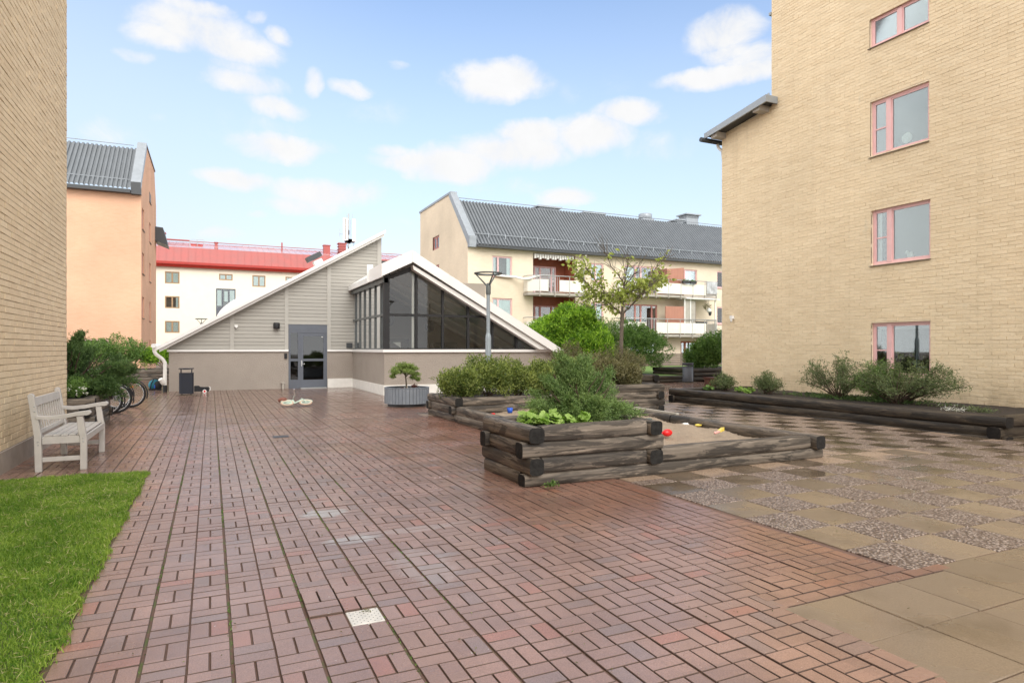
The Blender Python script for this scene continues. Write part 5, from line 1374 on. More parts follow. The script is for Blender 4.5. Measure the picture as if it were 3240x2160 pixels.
shrub('garden_bush', (21.5, 23.9, .5), (21.6,23.9,1.15), (1.35,.95,.95), 1500, 11, .26, .14, .04, 'leaf_mid', 'dark leafy bush over the log planter beside the right brick wall', 'bush', seed=46, up=.35, lob=.6, inner=.35, lower=-.7)
t = thing('white_flowers', (20.1, 27.5, .28), 'clump of small white flowers just above the grey litter bin', 'flowers')
foliage('foliage', (20.6,28.5,1.0), (.5,.4,.5), 90, 8, .2, .08, .035, 'leaf_mid', t, seed=48); foliage('blossom', (20.6,28.4,1.1), (.5,.4,.35), 60, 4, .1, .11, .09, 'petal', t, seed=47)

# conifer at the left
tk = thing('spreading_conifer', (-2.55, 14.9, .52), 'dark feathery conifer hanging over the parked bicycles at the left wall corner', 'shrub')
plumes('foliage', (-2.6,14.95,.55), fan(13,26,1.25,1.05,1.2,.15,.65,.20,120) + fan(14,16,.8,.75,1.28,.7,1.0,.19,120) + fan(15,10,1.0,1.0,.8,.0,.3,.19,110) + [(1.1,-.2,.62,.2,200),(1.15,.3,.55,.2,160)], 'leaf_dark', tk, .040, .0125, 51)
stems('stem', (-2.6,14.9,.5), (-2.5,14.95,1.05), (1.0,.9,.65), 22, .025, tk, seed=5)
t = thing('flowering_shrub', (-2.3, 13.95, .5), 'small green shrub with white blossoms beside the wall corner behind the bench', 'shrub')
foliage('foliage', (-2.27,13.98,.72), (.30,.28,.28), 330, 10, .10, .035, .022, 'leaf_mid', t, seed=54, up=.4, lob=.4, inner=.35)
foliage('blossom', (-2.22,13.80,.70), (.22,.16,.22), 26, 4, .03, .026, .024, 'petal', t, seed=55)
# far hedge at the left
for i, (x, y, a, h, lab) in enumerate([(-5.4,36.6,1.3,1.0,'pale green rounded hedge bush left of the far gap, under the orange wall'), (-3.6,36.4,1.25,1.05,'pale green hedge bush in the middle of the far log planter'), (-2.0,36.3,1.2,.95,'bright green hedge bush next to the white downpipe of the hall'), (-.6,36.6,1.2,1.0,'hedge bush half hidden behind the low roof end of the hall')]):
    shrub('hedge_bush', (x, y, .4), (x, y, .4+h*.62), (a, 1.1, h*.95), 800, 11, .3, .095, .04, 'leaf_bright' if i == 2 else 'leaf_mid', lab, 'bush', 'hedge bushes in the far left planter', seed=80+i, nst=10, up=.35, lob=.4, inner=.4)

# plants along the right wall
def open_shrub(base, c, rad, n, label, seed, group, mat='leaf_box', nst=40):
    t = thing('wall_shrub', base, label, 'shrub', group)
    r = random.Random(seed); b = MB(); P = []; Dv = []
    for _ in range(nst):
        d = Vector((r.gauss(0,1), r.gauss(0,1), r.uniform(.1,1.3))).normalized(); tip = Vector((c[0]+d.x*rad[0], c[1]+d.y*rad[1], c[2]+(d.z-.3)*rad[2]*1.25))
        b0 = Vector(base) + Vector((r.uniform(-.08,.08), r.uniform(-.1,.1), 0)); pts = [b0]
        for k in range(1, 6):
            pts.append(b0.lerp(tip, k/5) + Vector((r.uniform(-.03,.03), r.uniform(-.03,.03), .10*rad[2]*math.sin(k/5*3.14))))
        b.tube(pts, [.012,.010,.008,.006,.004,.002], 4, caps=False)
        for k in range(n):
            s = r.uniform(.35, 1.0); i = min(4, int(s*5)); p = pts[i].lerp(pts[i+1], s*5-i)
            q = p + Vector((r.gauss(0,.05), r.gauss(0,.05), r.gauss(.02,.045)))
            for _ in range(7):
                P.append(q + Vector((r.gauss(0,.026), r.gauss(0,.026), r.gauss(0,.026)))); Dv.append((q-p).normalized() + Vector((r.gauss(0,.5), r.gauss(0,.5), r.gauss(.2,.5))))
    b.build('stem', M['twig'], t)
    V, F = leaf_quads(np.array(P), unit(np.array(Dv)), rng.uniform(.022,.05,len(P)), rng.uniform(.013,.024,len(P)))
    np_mesh('foliage', V, F, M[mat], t)
G1 = 'shrubs along the foot of the right wall'
open_shrub((13.6,10.6,.30), (13.6,10.7,.80), (.72,.78,.66), 30, 'open twiggy shrub left of the lowest pink window of the right wall', 91, G1)
open_shrub((13.5,9.1,.30), (13.5,8.95,.78), (.85,1.2,.66), 34, 'widest twiggy shrub, in front of the lowest pink window and to its right', 92, G1, nst=56)
open_shrub((13.9,9.75,.30), (13.8,9.75,.72), (.5,.55,.55), 44, 'greener dense shrub directly below the lowest pink window', 93, G1, 'leaf_mid')
open_shrub((13.4,12.6,.30), (13.4,12.6,.55), (.36,.42,.36), 30, 'small grey green shrub in the middle of the wall planter', 94, G1, nst=24)
open_shrub((13.3,14.1,.30), (13.3,14.1,.50), (.36,.40,.32), 26, 'small grey green shrub at the far end of the wall planter', 95, G1, nst=22)
G2 = 'low leafy plants in the wall planter'
for i, (x, y, lab) in enumerate([(12.9,14.3,'low bright leafy plant at the very far corner of the wall planter'), (13.2,13.4,'low bright leafy plant between the two small grey green shrubs, the farther one'), (13.1,12.95,'low bright leafy plant between the two small grey green shrubs, the nearer one')]):
    broad_leaves('low_plant', [(x,y,.15)], lab, 'plant', 'leaf_mid' if i == 0 else 'leaf_lime', .045, .16, .30, G2, 60+i, 45)
foliage_t = thing('ground_cover', (13.6, 10.2, .3), 'dark low ground cover under the twiggy shrubs of the wall planter', 'plants')
foliage('foliage', (13.7,10.3,.33), (.55,2.2,.10), 900, 5, .08, .035, .02, 'leaf_dark', foliage_t, seed=97, inner=.1, lower=0)
t = thing('dry_grass_tuft', (13.0,7.2,.3), 'tuft of straw and weeds near the front corner of the wall planter', 'plant')
foliage('foliage', (13.2,7.25,.33), (.16,.35,.06), 60, 6, .1, .06, .012, 'leaf_box', t, seed=98, inner=.1); foliage('straw', (13.0,7.65,.32), (.12,.2,.03), 30, 4, .1, .10, .006, 'petal', t, seed=99, inner=.1)
for i, (x, y, lab) in enumerate([(3.30,6.05,'small weed sprouting at the foot of the front sandbox corner'), (12.0,4.9,'weed tuft in a joint of the checker paving on the right')]):
    t = thing('weed', (x, y, 0), lab, 'weed'); foliage('foliage', (x,y,.05), (.09,.05,.05), 26, 5, .05, .028, .015, 'leaf_mid', t, seed=110+i, inner=.1, lower=0)

# thin tree with sparse young leaves
tt = thing('young_tree', (10.4, 15.0, .7), 'thin tree with sparse yellow green leaves and bare twigs behind the shrubs', 'tree')
trb = MB(); P_, D_ = [], []
fr_ = Vector((.9057, -.4239, 0))       # across the view of the yard
bk_ = Vector((.4239, .9057, 0))
def tp_(u, w, z): return Vector((10.4, 15.0, 0)) + fr_*u + bk_*w + Vector((0,0,z))
trb.tube([tp_(0,0,.6), tp_(-.01,.0,1.3), tp_(.01,.02,2.0), tp_(.03,0,2.5)], [.068,.060,.055,.058], 10)
limbs = [([(.03,0,2.45),(.04,.02,2.85),(.07,.0,3.2),(.12,.05,3.55),(.10,.1,3.75)], .06, 0),
         ([(.0,0,2.48),(-.18,.1,2.65),(-.36,.15,2.82),(-.62,.1,2.95),(-.8,.2,2.95)], .042, 1),
         ([(.06,.0,2.5),(.22,-.05,2.66),(.40,-.1,2.85),(.55,-.1,2.98),(.75,-.12,3.2),(.9,-.1,3.4)], .036, 0),
         ([(.04,.0,2.9),(-.15,.1,2.98),(-.42,.15,3.06),(-.75,.2,3.15),(-1.05,.3,3.5),(-1.2,.3,3.75)], .038, 1),
         ([(-.42,.15,3.06),(-.62,.05,3.3),(-.85,-.05,3.55),(-1.0,-.1,3.75)], .026, 1),
         ([(.05,.0,3.1),(.25,.2,3.2),(.55,.3,3.25),(.85,.3,3.4),(1.1,.3,3.55)], .03, 1),
         ([(.06,.0,3.25),(.2,-.15,3.4),(.35,-.3,3.6),(.48,-.3,3.9)], .022, 0),
         ([(.09,.02,3.3),(-.1,-.1,3.55),(-.32,-.15,3.8),(-.42,-.2,4.05),(-.6,-.25,4.3)], .024, 0),
         ([(.40,-.1,2.85),(.62,.1,3.05),(.85,.25,3.25),(1.05,.35,3.35)], .02, 1),
         ([(.02,0,2.7),(-.1,-.3,2.85),(-.2,-.6,3.0)], .025, 1), ([(.05,0,2.95),(.15,.4,3.05),(.2,.75,3.2)], .025, 1),
         ([(.05,0,3.0),(.3,-.3,3.1),(.6,-.55,3.2),(.9,-.6,3.3)], .024, 1),
         ([(-.18,.1,2.65),(-.5,-.15,2.72),(-.85,-.3,2.62),(-1.15,-.35,2.72)], .02, 0),
         ([(.55,.3,3.25),(.9,.2,3.62),(1.15,.15,3.95),(1.35,.1,4.1)], .016, 0), ([(.12,.05,3.5),(.2,.1,3.85),(.22,.1,4.1)], .014, 0)]
rt = random.Random(9)
for pts, r0, leafy in limbs:
    v = [tp_(*p) for p in pts]; n = len(v)
    trb.tube(v, [.72*r0*(1-.8*k/(n-1)) for k in range(n)], 7, caps=False)
    for k in range(1, n):
        for _ in range(9):
            s = rt.random(); p = v[k-1].lerp(v[k], s)
            d = ((v[k]-v[k-1]).normalized() + Vector((rt.gauss(0,.6), rt.gauss(0,.6), rt.gauss(.35,.5)))).normalized()
            L = rt.uniform(.18, .60); q1 = p + d*L*.5 + Vector((0,0,rt.uniform(-.02,.02))); q2 = p + d*L
            q2.z += rt.uniform(-.06, .05)
            trb.tube([p, q1, q2], [.0065,.005,.0025], 4, caps=False)
            if leafy or rt.random() < .12:
                for _ in range(rt.randint(3, 9)):
                    P_.append(p.lerp(q2, rt.uniform(.25,1.05)) + Vector((rt.gauss(0,.045), rt.gauss(0,.045), rt.gauss(-.02,.045)))); D_.append((d*.5 + Vector((rt.gauss(0,.6), rt.gauss(0,.6), rt.gauss(-.55,.45)))).normalized())
trb.build('trunk', M['bark'], tt)
V, F = leaf_quads(np.array(P_), np.array(D_), rng.uniform(.09,.17,len(P_)), rng.uniform(.055,.09,len(P_)))
np_mesh('crown', V, F, M['leaf_tree'], tt)

# ------------------------------------------------------------------ round tub with a little maple
tq = thing('round_planter', (4.68, 16.55, 0), 'round blue grey slatted tub standing on the paving before the glazed wing', 'planter')
b = MB(); ns = 40; rr_ = .585
for k in range(ns):
    a0, a1 = 2*math.pi*(k+.05)/ns, 2*math.pi*(k+.95)/ns
    p = [(rr_*math.cos(a0), rr_*math.sin(a0)), (rr_*math.cos(a1), rr_*math.sin(a1)), ((rr_-.03)*math.cos(a1), (rr_-.03)*math.sin(a1)), ((rr_-.03)*math.cos(a0), (rr_-.03)*math.sin(a0))]
    b.prism([(4.68+x, 16.55+y) for x, y in p], 'z', .075, .475)
b.build('slat_ring', M['planter_slat'], tq)
b = MB(); b.lathe([(.5,0),(.5,.07)], (4.68,16.55,0), 32); b.lathe([(.552,.07),(.552,.40)], (4.68,16.55,0), 32); b.build('inner_tub', M['zinc_dark'], tq)
b = MB(); b.lathe([(.54,.477),(.592,.477),(.592,.492),(.54,.492),(.54,.477)], (4.68,16.55,0), 48, smooth=False); b.build('rim', M['planter_slat'], tq)
b = MB(); b.lathe([(.548,.41),(.3,.43),(.01,.44)], (4.68,16.55,0), 32); b.build('soil', M['soil'], tq)
b = MB()
for k in range(ns):
    a = 2*math.pi*(k+.5)/ns
    for z in (.12, .43): b.ellipsoid((4.68+(rr_+.001)*math.cos(a), 16.55+(rr_+.001)*math.sin(a), z), (.007,.007,.007), 6, 4)
b.build('screw', M['chrome'], tq)
tm = thing('dwarf_maple', (4.66, 16.5, .43), 'small umbrella shaped maple growing in the round tub', 'tree')
b = MB(); b.tube([(4.66,16.5,.42),(4.65,16.5,.62),(4.63,16.5,.78),(4.62,16.5,.88)], [.026,.02,.018,.015], 8)
for k in range(12):
    a = k*.52; b.tube([(4.63,16.5,.74+.01*k),(4.63+.16*math.cos(a),16.5+.16*math.sin(a),.95),(4.63+.34*math.cos(a),16.5+.34*math.sin(a),.86+.03*(k%3))], [.009,.006,.002], 5, caps=False)
b.build('trunk', M['bark'], tm)
P__, D__ = [], []
for q, (ox, oy, oz, a, n_) in enumerate([(0,0,1.02,.22,150),(-.17,.05,.96,.19,120),(.17,-.03,.97,.19,120),(-.27,-.02,.86,.13,70),(.28,.02,.82,.13,80),(.33,0,.70,.09,40),(-.33,.02,.78,.09,40),(.05,-.2,.90,.17,90),(0,.2,.90,.17,90),(.2,-.05,.74,.10,45)]):
    p_, d_, *_r = twigs((4.63+ox, 16.5+oy, oz), (a, a, a*.5), n_, 8, .09, .05, .018, spread=1.0, up=.05, lob=.5, inner=.35, seed=500+q)
    P__.append(p_); D__.append(d_)
P__, D__ = np.concatenate(P__), np.concatenate(D__)
V, F = leaf_quads(P__, D__, rng.uniform(.03,.06,len(P__)), rng.uniform(.012,.022,len(P__)))
np_mesh('crown', V, F, M['leaf_maple'], tm)
t = thing('red_leaf_plant', (4.85,16.4,.43), 'tiny dark red plant in the round tub at the foot of the maple', 'plant')
foliage('foliage', (4.83,16.35,.50), (.10,.08,.09), 30, 5, .05, .035, .022, 'red_leaf', t, seed=62, inner=.2, lower=0); foliage('foliage', (4.45,16.3,.45), (.16,.08,.03), 22, 4, .05, .035, .02, 'red_leaf', t, seed=63, inner=.2, lower=0)

# ------------------------------------------------------------------ street lamps
def lamp(loc, label, tall=True):
    t = thing('street_lamp', loc, label, 'street lamp'); x, y, z = loc
    H_ = 3.42
    b = MB(); b.tube([(x,y,1.85),(x,y,2.92)], .047, 16); b.build('pole', M['lamp_pole'], t)
    b = MB(); b.lathe([(.076,0),(.076,1.78),(.068,1.84),(.052,1.88),(.048,1.9)], (x,y,0), 18); b.build('pole_base', M['lamp_pole'], t)
    b = MB(); b.lathe([(.056,2.88),(.066,2.92),(.070,3.10),(.055,3.15),(.02,3.18)], (x,y,0), 18); b.build('collar', M['lamp_head'], t)
    b = MB()
    for k in range(3):
        a = .55 + k*2.0944; b.tube([(x+.03*math.cos(a),y+.03*math.sin(a),3.10),(x+.12*math.cos(a),y+.12*math.sin(a),3.2),(x+.31*math.cos(a),y+.31*math.sin(a),3.40)], [.024,.020,.017], 8)
    b.build('arm', M['lamp_head'], t)
    b = MB(); b.lathe([(.275,3.41),(.34,3.40),(.368,3.418),(.362,3.44),(.30,3.448),(.27,3.442),(.275,3.41)], (x,y,0), 40); b.build('lamp_ring', M['lamp_head'], t)
    return t
lamp((6.42, 15.15, 0), 'grey street lamp with a ring shaped head rising out of the olive shrubs')
lamp((-.57, 46.1, 0), 'far street lamp whose ring head just shows above the low roof of the hall')

# ------------------------------------------------------------------ bench
tbn = thing('park_bench', (-1.7, 10.3, 0), 'weathered grey wooden armchair bench against the left brick wall beside the lawn', 'bench')
BM = M['bench']; by0, by1 = 9.50, 11.05
for y in (by0, by1-.075):
    b = MB(); b.prism([(-1.475,0),(-1.405,0),(-1.405,.40),(-1.42,.47),(-1.445,.665),(-1.515,.665),(-1.495,.47),(-1.475,.38)], 'y', y, y+.07); b.build('leg', BM, tbn, bevel=.006)
    b = MB(); b.prism([(-1.935,0),(-1.865,0),(-1.87,.44),(-1.945,.93),(-1.965,.955),(-1.995,.955),(-2.01,.93),(-1.945,.44)], 'y', y, y+.07); b.build('leg', BM, tbn, bevel=.006)
    b = MB(); b.prism([(-1.865,.335),(-1.475,.335),(-1.475,.425),(-1.865,.425)], 'y', y+.012, y+.058); b.prism([(-1.865,.12),(-1.475,.12),(-1.475,.175),(-1.865,.175)], 'y', y+.015, y+.055); b.build('side_rail', BM, tbn, bevel=.004)
    ya = y - .012 if y < 10 else y - .008
    b = MB(); b.prism([(-1.925,.645),(-1.8,.632),(-1.65,.64),(-1.5,.668),(-1.40,.672),(-1.375,.68),(-1.36,.70),(-1.365,.722),(-1.385,.732),(-1.50,.718),(-1.65,.69),(-1.8,.678),(-1.925,.69)], 'y', ya, ya+.09); b.build('armrest', BM, tbn, bevel=.006)
b = MB()
for k in range(5): b.box(-1.845+k*.083, -1.845+k*.083+.074, by0+.03, by1-.03, .428, .446)
b.build('seat', BM, tbn, bevel=.004)
b = MB(); b.box(-1.435, -1.408, by0+.07, by1-.075, .345, .425); b.box(-1.90, -1.875, by0+.07, by1-.075, .36, .42); b.build('seat_rail', BM, tbn, bevel=.004)
def backx(z): return -1.872 - (z-.44)*(.075/.49)
b = MB()
b.hexa([(backx(.80)-.045,by0+.07,.80),(backx(.80)-.01,by0+.07,.80),(backx(.80)-.01,by1-.075,.80),(backx(.80)-.045,by1-.075,.80),(backx(.90)-.045,by0+.07,.90),(backx(.90)-.01,by0+.07,.90),(backx(.90)-.01,by1-.075,.90),(backx(.90)-.045,by1-.075,.90)])
b.hexa([(backx(.47)-.045,by0+.07,.46),(backx(.47)-.01,by0+.07,.46),(backx(.47)-.01,by1-.075,.46),(backx(.47)-.045,by1-.075,.46),(backx(.51)-.045,by0+.07,.51),(backx(.51)-.01,by0+.07,.51),(backx(.51)-.01,by1-.075,.51),(backx(.51)-.045,by1-.075,.51)])
nsl = 11
for k in range(nsl):
    y = by0 + .12 + k*(by1-by0-.27)/(nsl-1)
    b.hexa([(backx(.51)-.032,y-.02,.505),(backx(.51)-.020,y-.02,.505),(backx(.51)-.018,y+.025,.505),(backx(.51)-.036,y+.025,.505),(backx(.80)-.036,y-.02,.805),(backx(.80)-.018,y-.02,.805),(backx(.80)-.018,y+.025,.805),(backx(.80)-.036,y+.025,.805)])
b.build('backrest', BM, tbn, bevel=.003)
b = MB()
for x, zz in ((-1.94,.80),(-1.935,.74),(-1.905,.37),(-1.905,.33),(-1.44,.39),(-1.44,.35)): b.ellipsoid((x,by0,zz), (.010,.005,.010), 10, 6)
b.build('bolt', M['steel'], tbn)

# ------------------------------------------------------------------ bicycles
def wheel(parent, c, r, tyre_r=.026, rim='chrome', axis_tilt=0):
    w = MB(); n = 40
    w.tube([(c[0]+r*math.cos(2*math.pi*k/n), c[1], c[2]+r*math.sin(2*math.pi*k/n)) for k in range(n+1)], tyre_r, 8, caps=False); tyre = w.build('wheel', M['rubber'], parent, local=True)
    w = MB(); w.tube([(c[0]+(r-.03)*math.cos(2*math.pi*k/n), c[1], c[2]+(r-.03)*math.sin(2*math.pi*k/n)) for k in range(n+1)], .013, 6, caps=False); w.build('rim', M[rim], tyre, local=True)
    w = MB()
    for k in range(28):
        a = 2*math.pi*k/28; w.tube([(c[0]+.02*math.cos(a+1.2), c[1]+(.025 if k % 2 else -.025), c[2]+.02*math.sin(a+1.2)), (c[0]+(r-.035)*math.cos(a), c[1], c[2]+(r-.035)*math.sin(a))], .0022, 4, caps=False)
    w.tube([(c[0],c[1]-.04,c[2]),(c[0],c[1]+.04,c[2])], .018, 8); w.build('spokes', M['steel'], tyre, local=True)
    return tyre
def bicycle(label, loc, rz, fm):
    t = thing('bicycle', loc, label, 'bicycle', 'bicycles parked under the left conifer', rz)
    wheel(t, (0,0,.34), .32); wheel(t, (-1.06,0,.34), .32)
    b = MB()
    b.tube([(-1.06,0,.34),(-.60,0,.30)], .012, 6); b.tube([(-1.06,0,.34),(-.72,0,.78)], .011, 6); b.tube([(-.60,0,.30),(-.74,0,.86)], .017, 8)
    b.tube([(-.60,0,.30),(-.16,0,.74)], .02, 8); b.tube([(-.70,0,.70),(-.18,0,.80)], .018, 8); b.tube([(-.14,0,.68),(-.20,0,.90)], .02, 8)
    b.tube([(-.14,.05,.66),(0,.05,.34)], .012, 6); b.tube([(-.14,-.05,.66),(0,-.05,.34)], .012, 6)
    b.build('frame', M[fm], t, local=True)
    b = MB()
    for cx in (0, -1.06):
        pts = [(cx+.375*math.cos(a), 0, .34+.375*math.sin(a)) for a in [R(-20 + q*10) for q in range(0, 18)]]
        for y in (-.024, 0, .024): b.tube([(p[0], y, p[2]) for p in pts], .011, 5)
    b.build('mudguard', M['rubber'], t, local=True)
    b = MB(); b.tube([(-.20,0,.88),(-.22,0,1.0)], .014, 6); b.tube([(-.36,.30,1.04),(-.24,.24,1.02),(-.20,.08,1.0),(-.20,-.08,1.0),(-.24,-.24,1.02),(-.36,-.30,1.04)], .012, 6); b.build('handlebar', M['chrome'], t, local=True)
    b = MB(); b.ellipsoid((-.78,0,.95), (.14,.08,.04)); b.tube([(-.74,0,.84),(-.76,0,.93)], .014, 6); b.build('saddle', M['rubber'], t, local=True)
    b = MB(); b.tube([(-.60,-.07,.30),(-.60,.07,.30)], .03, 8); b.lathe([(.09,-.01),(.09,.01)], (-.60,.05,.30), 16); b.tube([(-.60,.08,.30),(-.52,.08,.16)], .01, 5); b.tube([(-.60,-.08,.30),(-.68,-.08,.44)], .01, 5); b.build('crank', M['steel'], t, local=True)
    b = MB(); b.box(-.045,.045,-.028,.028,.50,.54); b.build('reflector', M['orange_reflector'], t, local=True)
    return t
bicycle('nearest bicycle with an orange reflector in its wheel, under the conifer', (-2.14, 16.9, 0), R(-6), 'zinc_dark')
bicycle('second bicycle from the bench in the row under the conifer', (-2.02, 17.45, 0), R(2), 'zinc_dark')
bicycle('third bicycle from the bench with silver mudguard stays, under the conifer', (-2.13, 18.7, 0), R(-3), 'steel')
bicycle('farthest bicycle of the row under the conifer', (-1.86, 19.1, 0), R(-8), 'black_frame')

# child's bicycle lying on its side
tkb = thing('childs_bicycle', (2.0, 17.5, 0), "child's mint bicycle lying on its side on the wet paving", 'bicycle')
def lay(p):        # bike frame coordinates (along, across, up) -> lying on the ground
    x, y, z = p; return (x*.95+z*.05, z*.45-.1, .05 + (y+.0)*.9 + z*.32)
def ltube(b, pts, r, seg=7, caps=True): b.tube([lay(p) for p in pts], r, seg, caps=caps)
for cx in (-.24, .24):
    n = 28; b = MB(); ltube(b, [(cx+.15*math.cos(2*math.pi*k/n), 0, .16+.15*math.sin(2*math.pi*k/n)) for k in range(n+1)], .022, 7, False); w_ = b.build('wheel', plain('beige_tyre', (.55,.40,.30), .6), tkb, local=True)
    b = MB(); ltube(b, [(cx+.12*math.cos(2*math.pi*k/n), 0, .16+.12*math.sin(2*math.pi*k/n)) for k in range(n+1)], .014, 6, False)
    for k in range(10): ltube(b, [(cx,0,.16),(cx+.12*math.cos(k*.628),0,.16+.12*math.sin(k*.628))], .005, 4, False)
    b.build('rim', M['mint'], w_, local=True)
b = MB(); ltube(b, [(-.24,0,.16),(-.05,0,.14),(.12,0,.34)], .018); ltube(b, [(-.05,0,.14),(-.10,0,.36)], .016); ltube(b, [(.24,.03,.16),(.14,.03,.36),(.12,0,.44)], .014); ltube(b, [(-.24,.02,.16),(-.10,.02,.30)], .012)
for cx in (-.24, .24): ltube(b, [(cx+.185*math.cos(q*.3),0,.16+.185*math.sin(q*.3)) for q in range(1, 10)], .02)
b.build('frame', M['mint'], tkb, local=True)
b = MB(); b.tube([(-.04,.14,.10),(-.06,.10,.22),(-.03,.05,.30),(-.05,.02,.40),(-.05,.0,.46)], .019, 8); b.tube([(-.04,.14,.10),(-.10,.0,.05),(-.16,-.12,.03)], .014, 8); b.build('handlebar', M['chrome'], tkb, local=True)
b = MB(); b.ellipsoid((-.32,.10,.17), (.12,.085,.075)); b.build('saddle', M['saddle_brown'], tkb, local=True)

# ------------------------------------------------------------------ litter bins
def bin_(loc, label, w, d_, mat, oval):
    t = thing('litter_bin', loc, label, 'litter bin'); x, y, z = loc
    def body(b, z0, z1, k=1.0):
        if oval: b.lathe([(w/2*k,z0),(w/2*k,z1),(w/2*k-.015,z1),(w/2*k-.02,z1-.1)], (x,y,0), 24)
        else: b.prism([(x+px_*k*w/2, y+py_*k*d_/2) for px_, py_ in ((-.97,-.75),(-.8,-1),(.8,-1),(.97,-.75),(.97,.75),(.8,1),(-.8,1),(-.97,.75))], 'z', z0, z1)
    b = MB(); body(b, .06, .70); b.build('body', M[mat], t, bevel=0)
    b = MB(); body(b, .701, .725, 1.03); b.build('rim', M[mat], t)
    b = MB()
    for sx in (-1, 1):
        for sy in (-1, 1): b.tube([(x+sx*w*.36,y+sy*d_*.33,.72),(x+sx*w*.36,y+sy*d_*.33,.85)], .016, 6)
    b.build('lid_post', M[mat], t)
    b = MB(); body(b, .85, .875, 1.06); b.lathe([(.12,.835),(.12,.85)], (x,y,0), 12); b.build('lid', M[mat], t)
    b = MB()
    for sx in (-1, 1): b.tube([(x+sx*w*.3,y,0),(x+sx*w*.3,y,.07)], .02, 6)
    b.build('foot', M['zinc_dark'], t)
    b = MB(); b.box(x-w*.66, x+w*.66, y-d_*.6, y+d_*.6, .0, .022); b.build('base_plate', M['sill'], t)
    return t
bin_((-.72, 23.2, 0), 'dark navy litter bin standing before the left end of the hall wall', .43, .32, 'navy', False)
bin_((19.05, 22.4, 0), 'slate grey round litter bin by the log edging at the back right', .46, .46, 'grey_bin', True)

# backpack and toy cart by the hall
t = thing('backpack', (-1.85, 26.6, 0), 'teal and black backpack left on the ground behind the downpipe of the hall', 'backpack')
b = MB(); b.ellipsoid((-1.85,26.6,.19), (.21,.16,.20), 16, 10); b.build('bag', M['teal'], t)
b = MB(); b.ellipsoid((-1.76,26.54,.17), (.15,.15,.17), 14, 8); b.tube([(-1.9,26.5,.40),(-1.82,26.48,.44),(-1.74,26.5,.38)], .015, 6); b.tube([(-1.98,26.45,.08),(-1.95,26.42,.25),(-1.88,26.45,.38)], .02, 6); b.box(-2.03,-1.64,26.45,26.7,.0,.07); b.build('pocket', M['black_cloth'], t)
b = MB(); b.ellipsoid((-1.84,26.42,.14), (.02,.012,.07)); b.build('badge', M['blue_plastic'], t)
t = thing('toy_cart', (-.30, 24.2, 0), 'black toy cart with red wheels beside the navy litter bin', 'toy')
b = MB(); b.prism([(-.52,.06),(-.06,.06),(-.06,.20),(-.20,.20),(-.33,.21),(-.38,.25),(-.52,.25)], 'y', 24.08, 24.32); b.build('body', M['black_cloth'], t, bevel=.01)
b = MB(); b.tube([(-.07,24.1,.08),(-.02,24.1,.10),(-.02,24.1,.19),(-.07,24.1,.22)], .012, 6); b.build('handle', M['white'], t)
for x in (-.20,):
    for y in (24.05, 24.35):
        b = MB(); b.tube([(x,y-.015,.065),(x,y+.015,.065)], .062, 16); w_ = b.build('wheel', M['white'], t); b = MB(); b.tube([(x,y-.02,.065),(x,y+.02,.065)], .035, 12); b.build('hub', M['red_plastic'], w_)

# drain cover and manhole
t = thing('drain_cover', (.78, 3.61, 0), 'square pale perforated drain cover set in the brick paving in the foreground', 'drain cover')
b = MB(); b.box(.690,.872,3.515,3.708,-.02,.004); b.build('plate', M['lid'], t, bevel=.004)
b = MB()
for i in range(9):
    for j in range(9):
        if (i+j) % 2: continue
        b.lathe([(.0036,.0),(.0001,.0)], (.708+i*.0185, 3.533+j*.0195, .0048), 8, smooth=False)
b.build('hole', M['rubber'], t)
t = thing('leaf_litter', (.80, 3.64, .006), 'few dead leaves and twigs lying on the pale drain cover', 'leaves')
foliage('leaves', (.80,3.665,.007), (.035,.022,.005), 12, 2, .02, .018, .006, 'leaf_brown', t, seed=120, lower=0)
b = MB(); b.box(.95,1.2,11.5,11.7,-.02,.007); tag(b.build('gully_grate', M['zinc_dark']), 'small dark gully grate in the paving before the lying bicycle', 'grate')

# ------------------------------------------------------------------ toys in the sand
t = thing('toy_shovel', (5.75, 7.7, .2), 'red plastic toy with a white handle end on the sand beside the juniper planter', 'toy')
b = MB(); b.ellipsoid((6.13,7.66,.255), (.085,.055,.055), 16, 8); b.build('blade', M['red_plastic'], t)
b = MB(); b.tube([(6.06,7.68,.25),(5.97,7.71,.225),(5.90,7.74,.22)], [.026,.016,.015], 8); b.build('handle', M['red_plastic'], t)
b = MB(); b.ellipsoid((5.86,7.76,.235), (.025,.02,.045), 10, 6); b.build('grip', M['white'], t)
t = thing('toy_spade', (6.4, 7.4, .2), 'small pink and yellow toy spade on the sand near the front right corner', 'toy')
b = MB(); b.tube([(6.90,7.48,.235),(7.0,7.52,.245)], .02, 8); b.ellipsoid((6.88,7.475,.235), (.025,.02,.022)); b.build('handle', M['pink_plastic'], t)
b = MB(); b.hexa([(7.0,7.49,.235),(7.12,7.54,.245),(7.11,7.60,.245),(6.99,7.55,.235),(7.0,7.49,.25),(7.12,7.54,.30),(7.11,7.60,.29),(6.99,7.55,.255)]); b.build('blade', M['yellow_plastic'], t)
t = thing('toy_bucket', (5.15, 10.9, .2), 'small blue plastic toy cup on the sand at the left rear of the sandbox', 'toy')
b = MB(); b.lathe([(.001,.0),(.05,0),(.062,.105),(.055,.105),(.045,.01)], (5.57,12.0,.18), 18); b.build('cup', M['blue_plastic'], t)
b = MB(); b.box(6.76,6.88,9.0,9.08,.19,.30); tag(b.build('toy_block', M['green_plastic'], bevel=.006), 'dark green plastic toy just showing behind the right end of the juniper planter', 'toy')
b = MB(); b.ellipsoid((7.28,8.62,.225), (.07,.05,.022), 10, 5, jit=.5); tag(b.build('paper_scrap', M['paper']), 'crumpled white scrap lying on the sand near the right rail', 'litter')
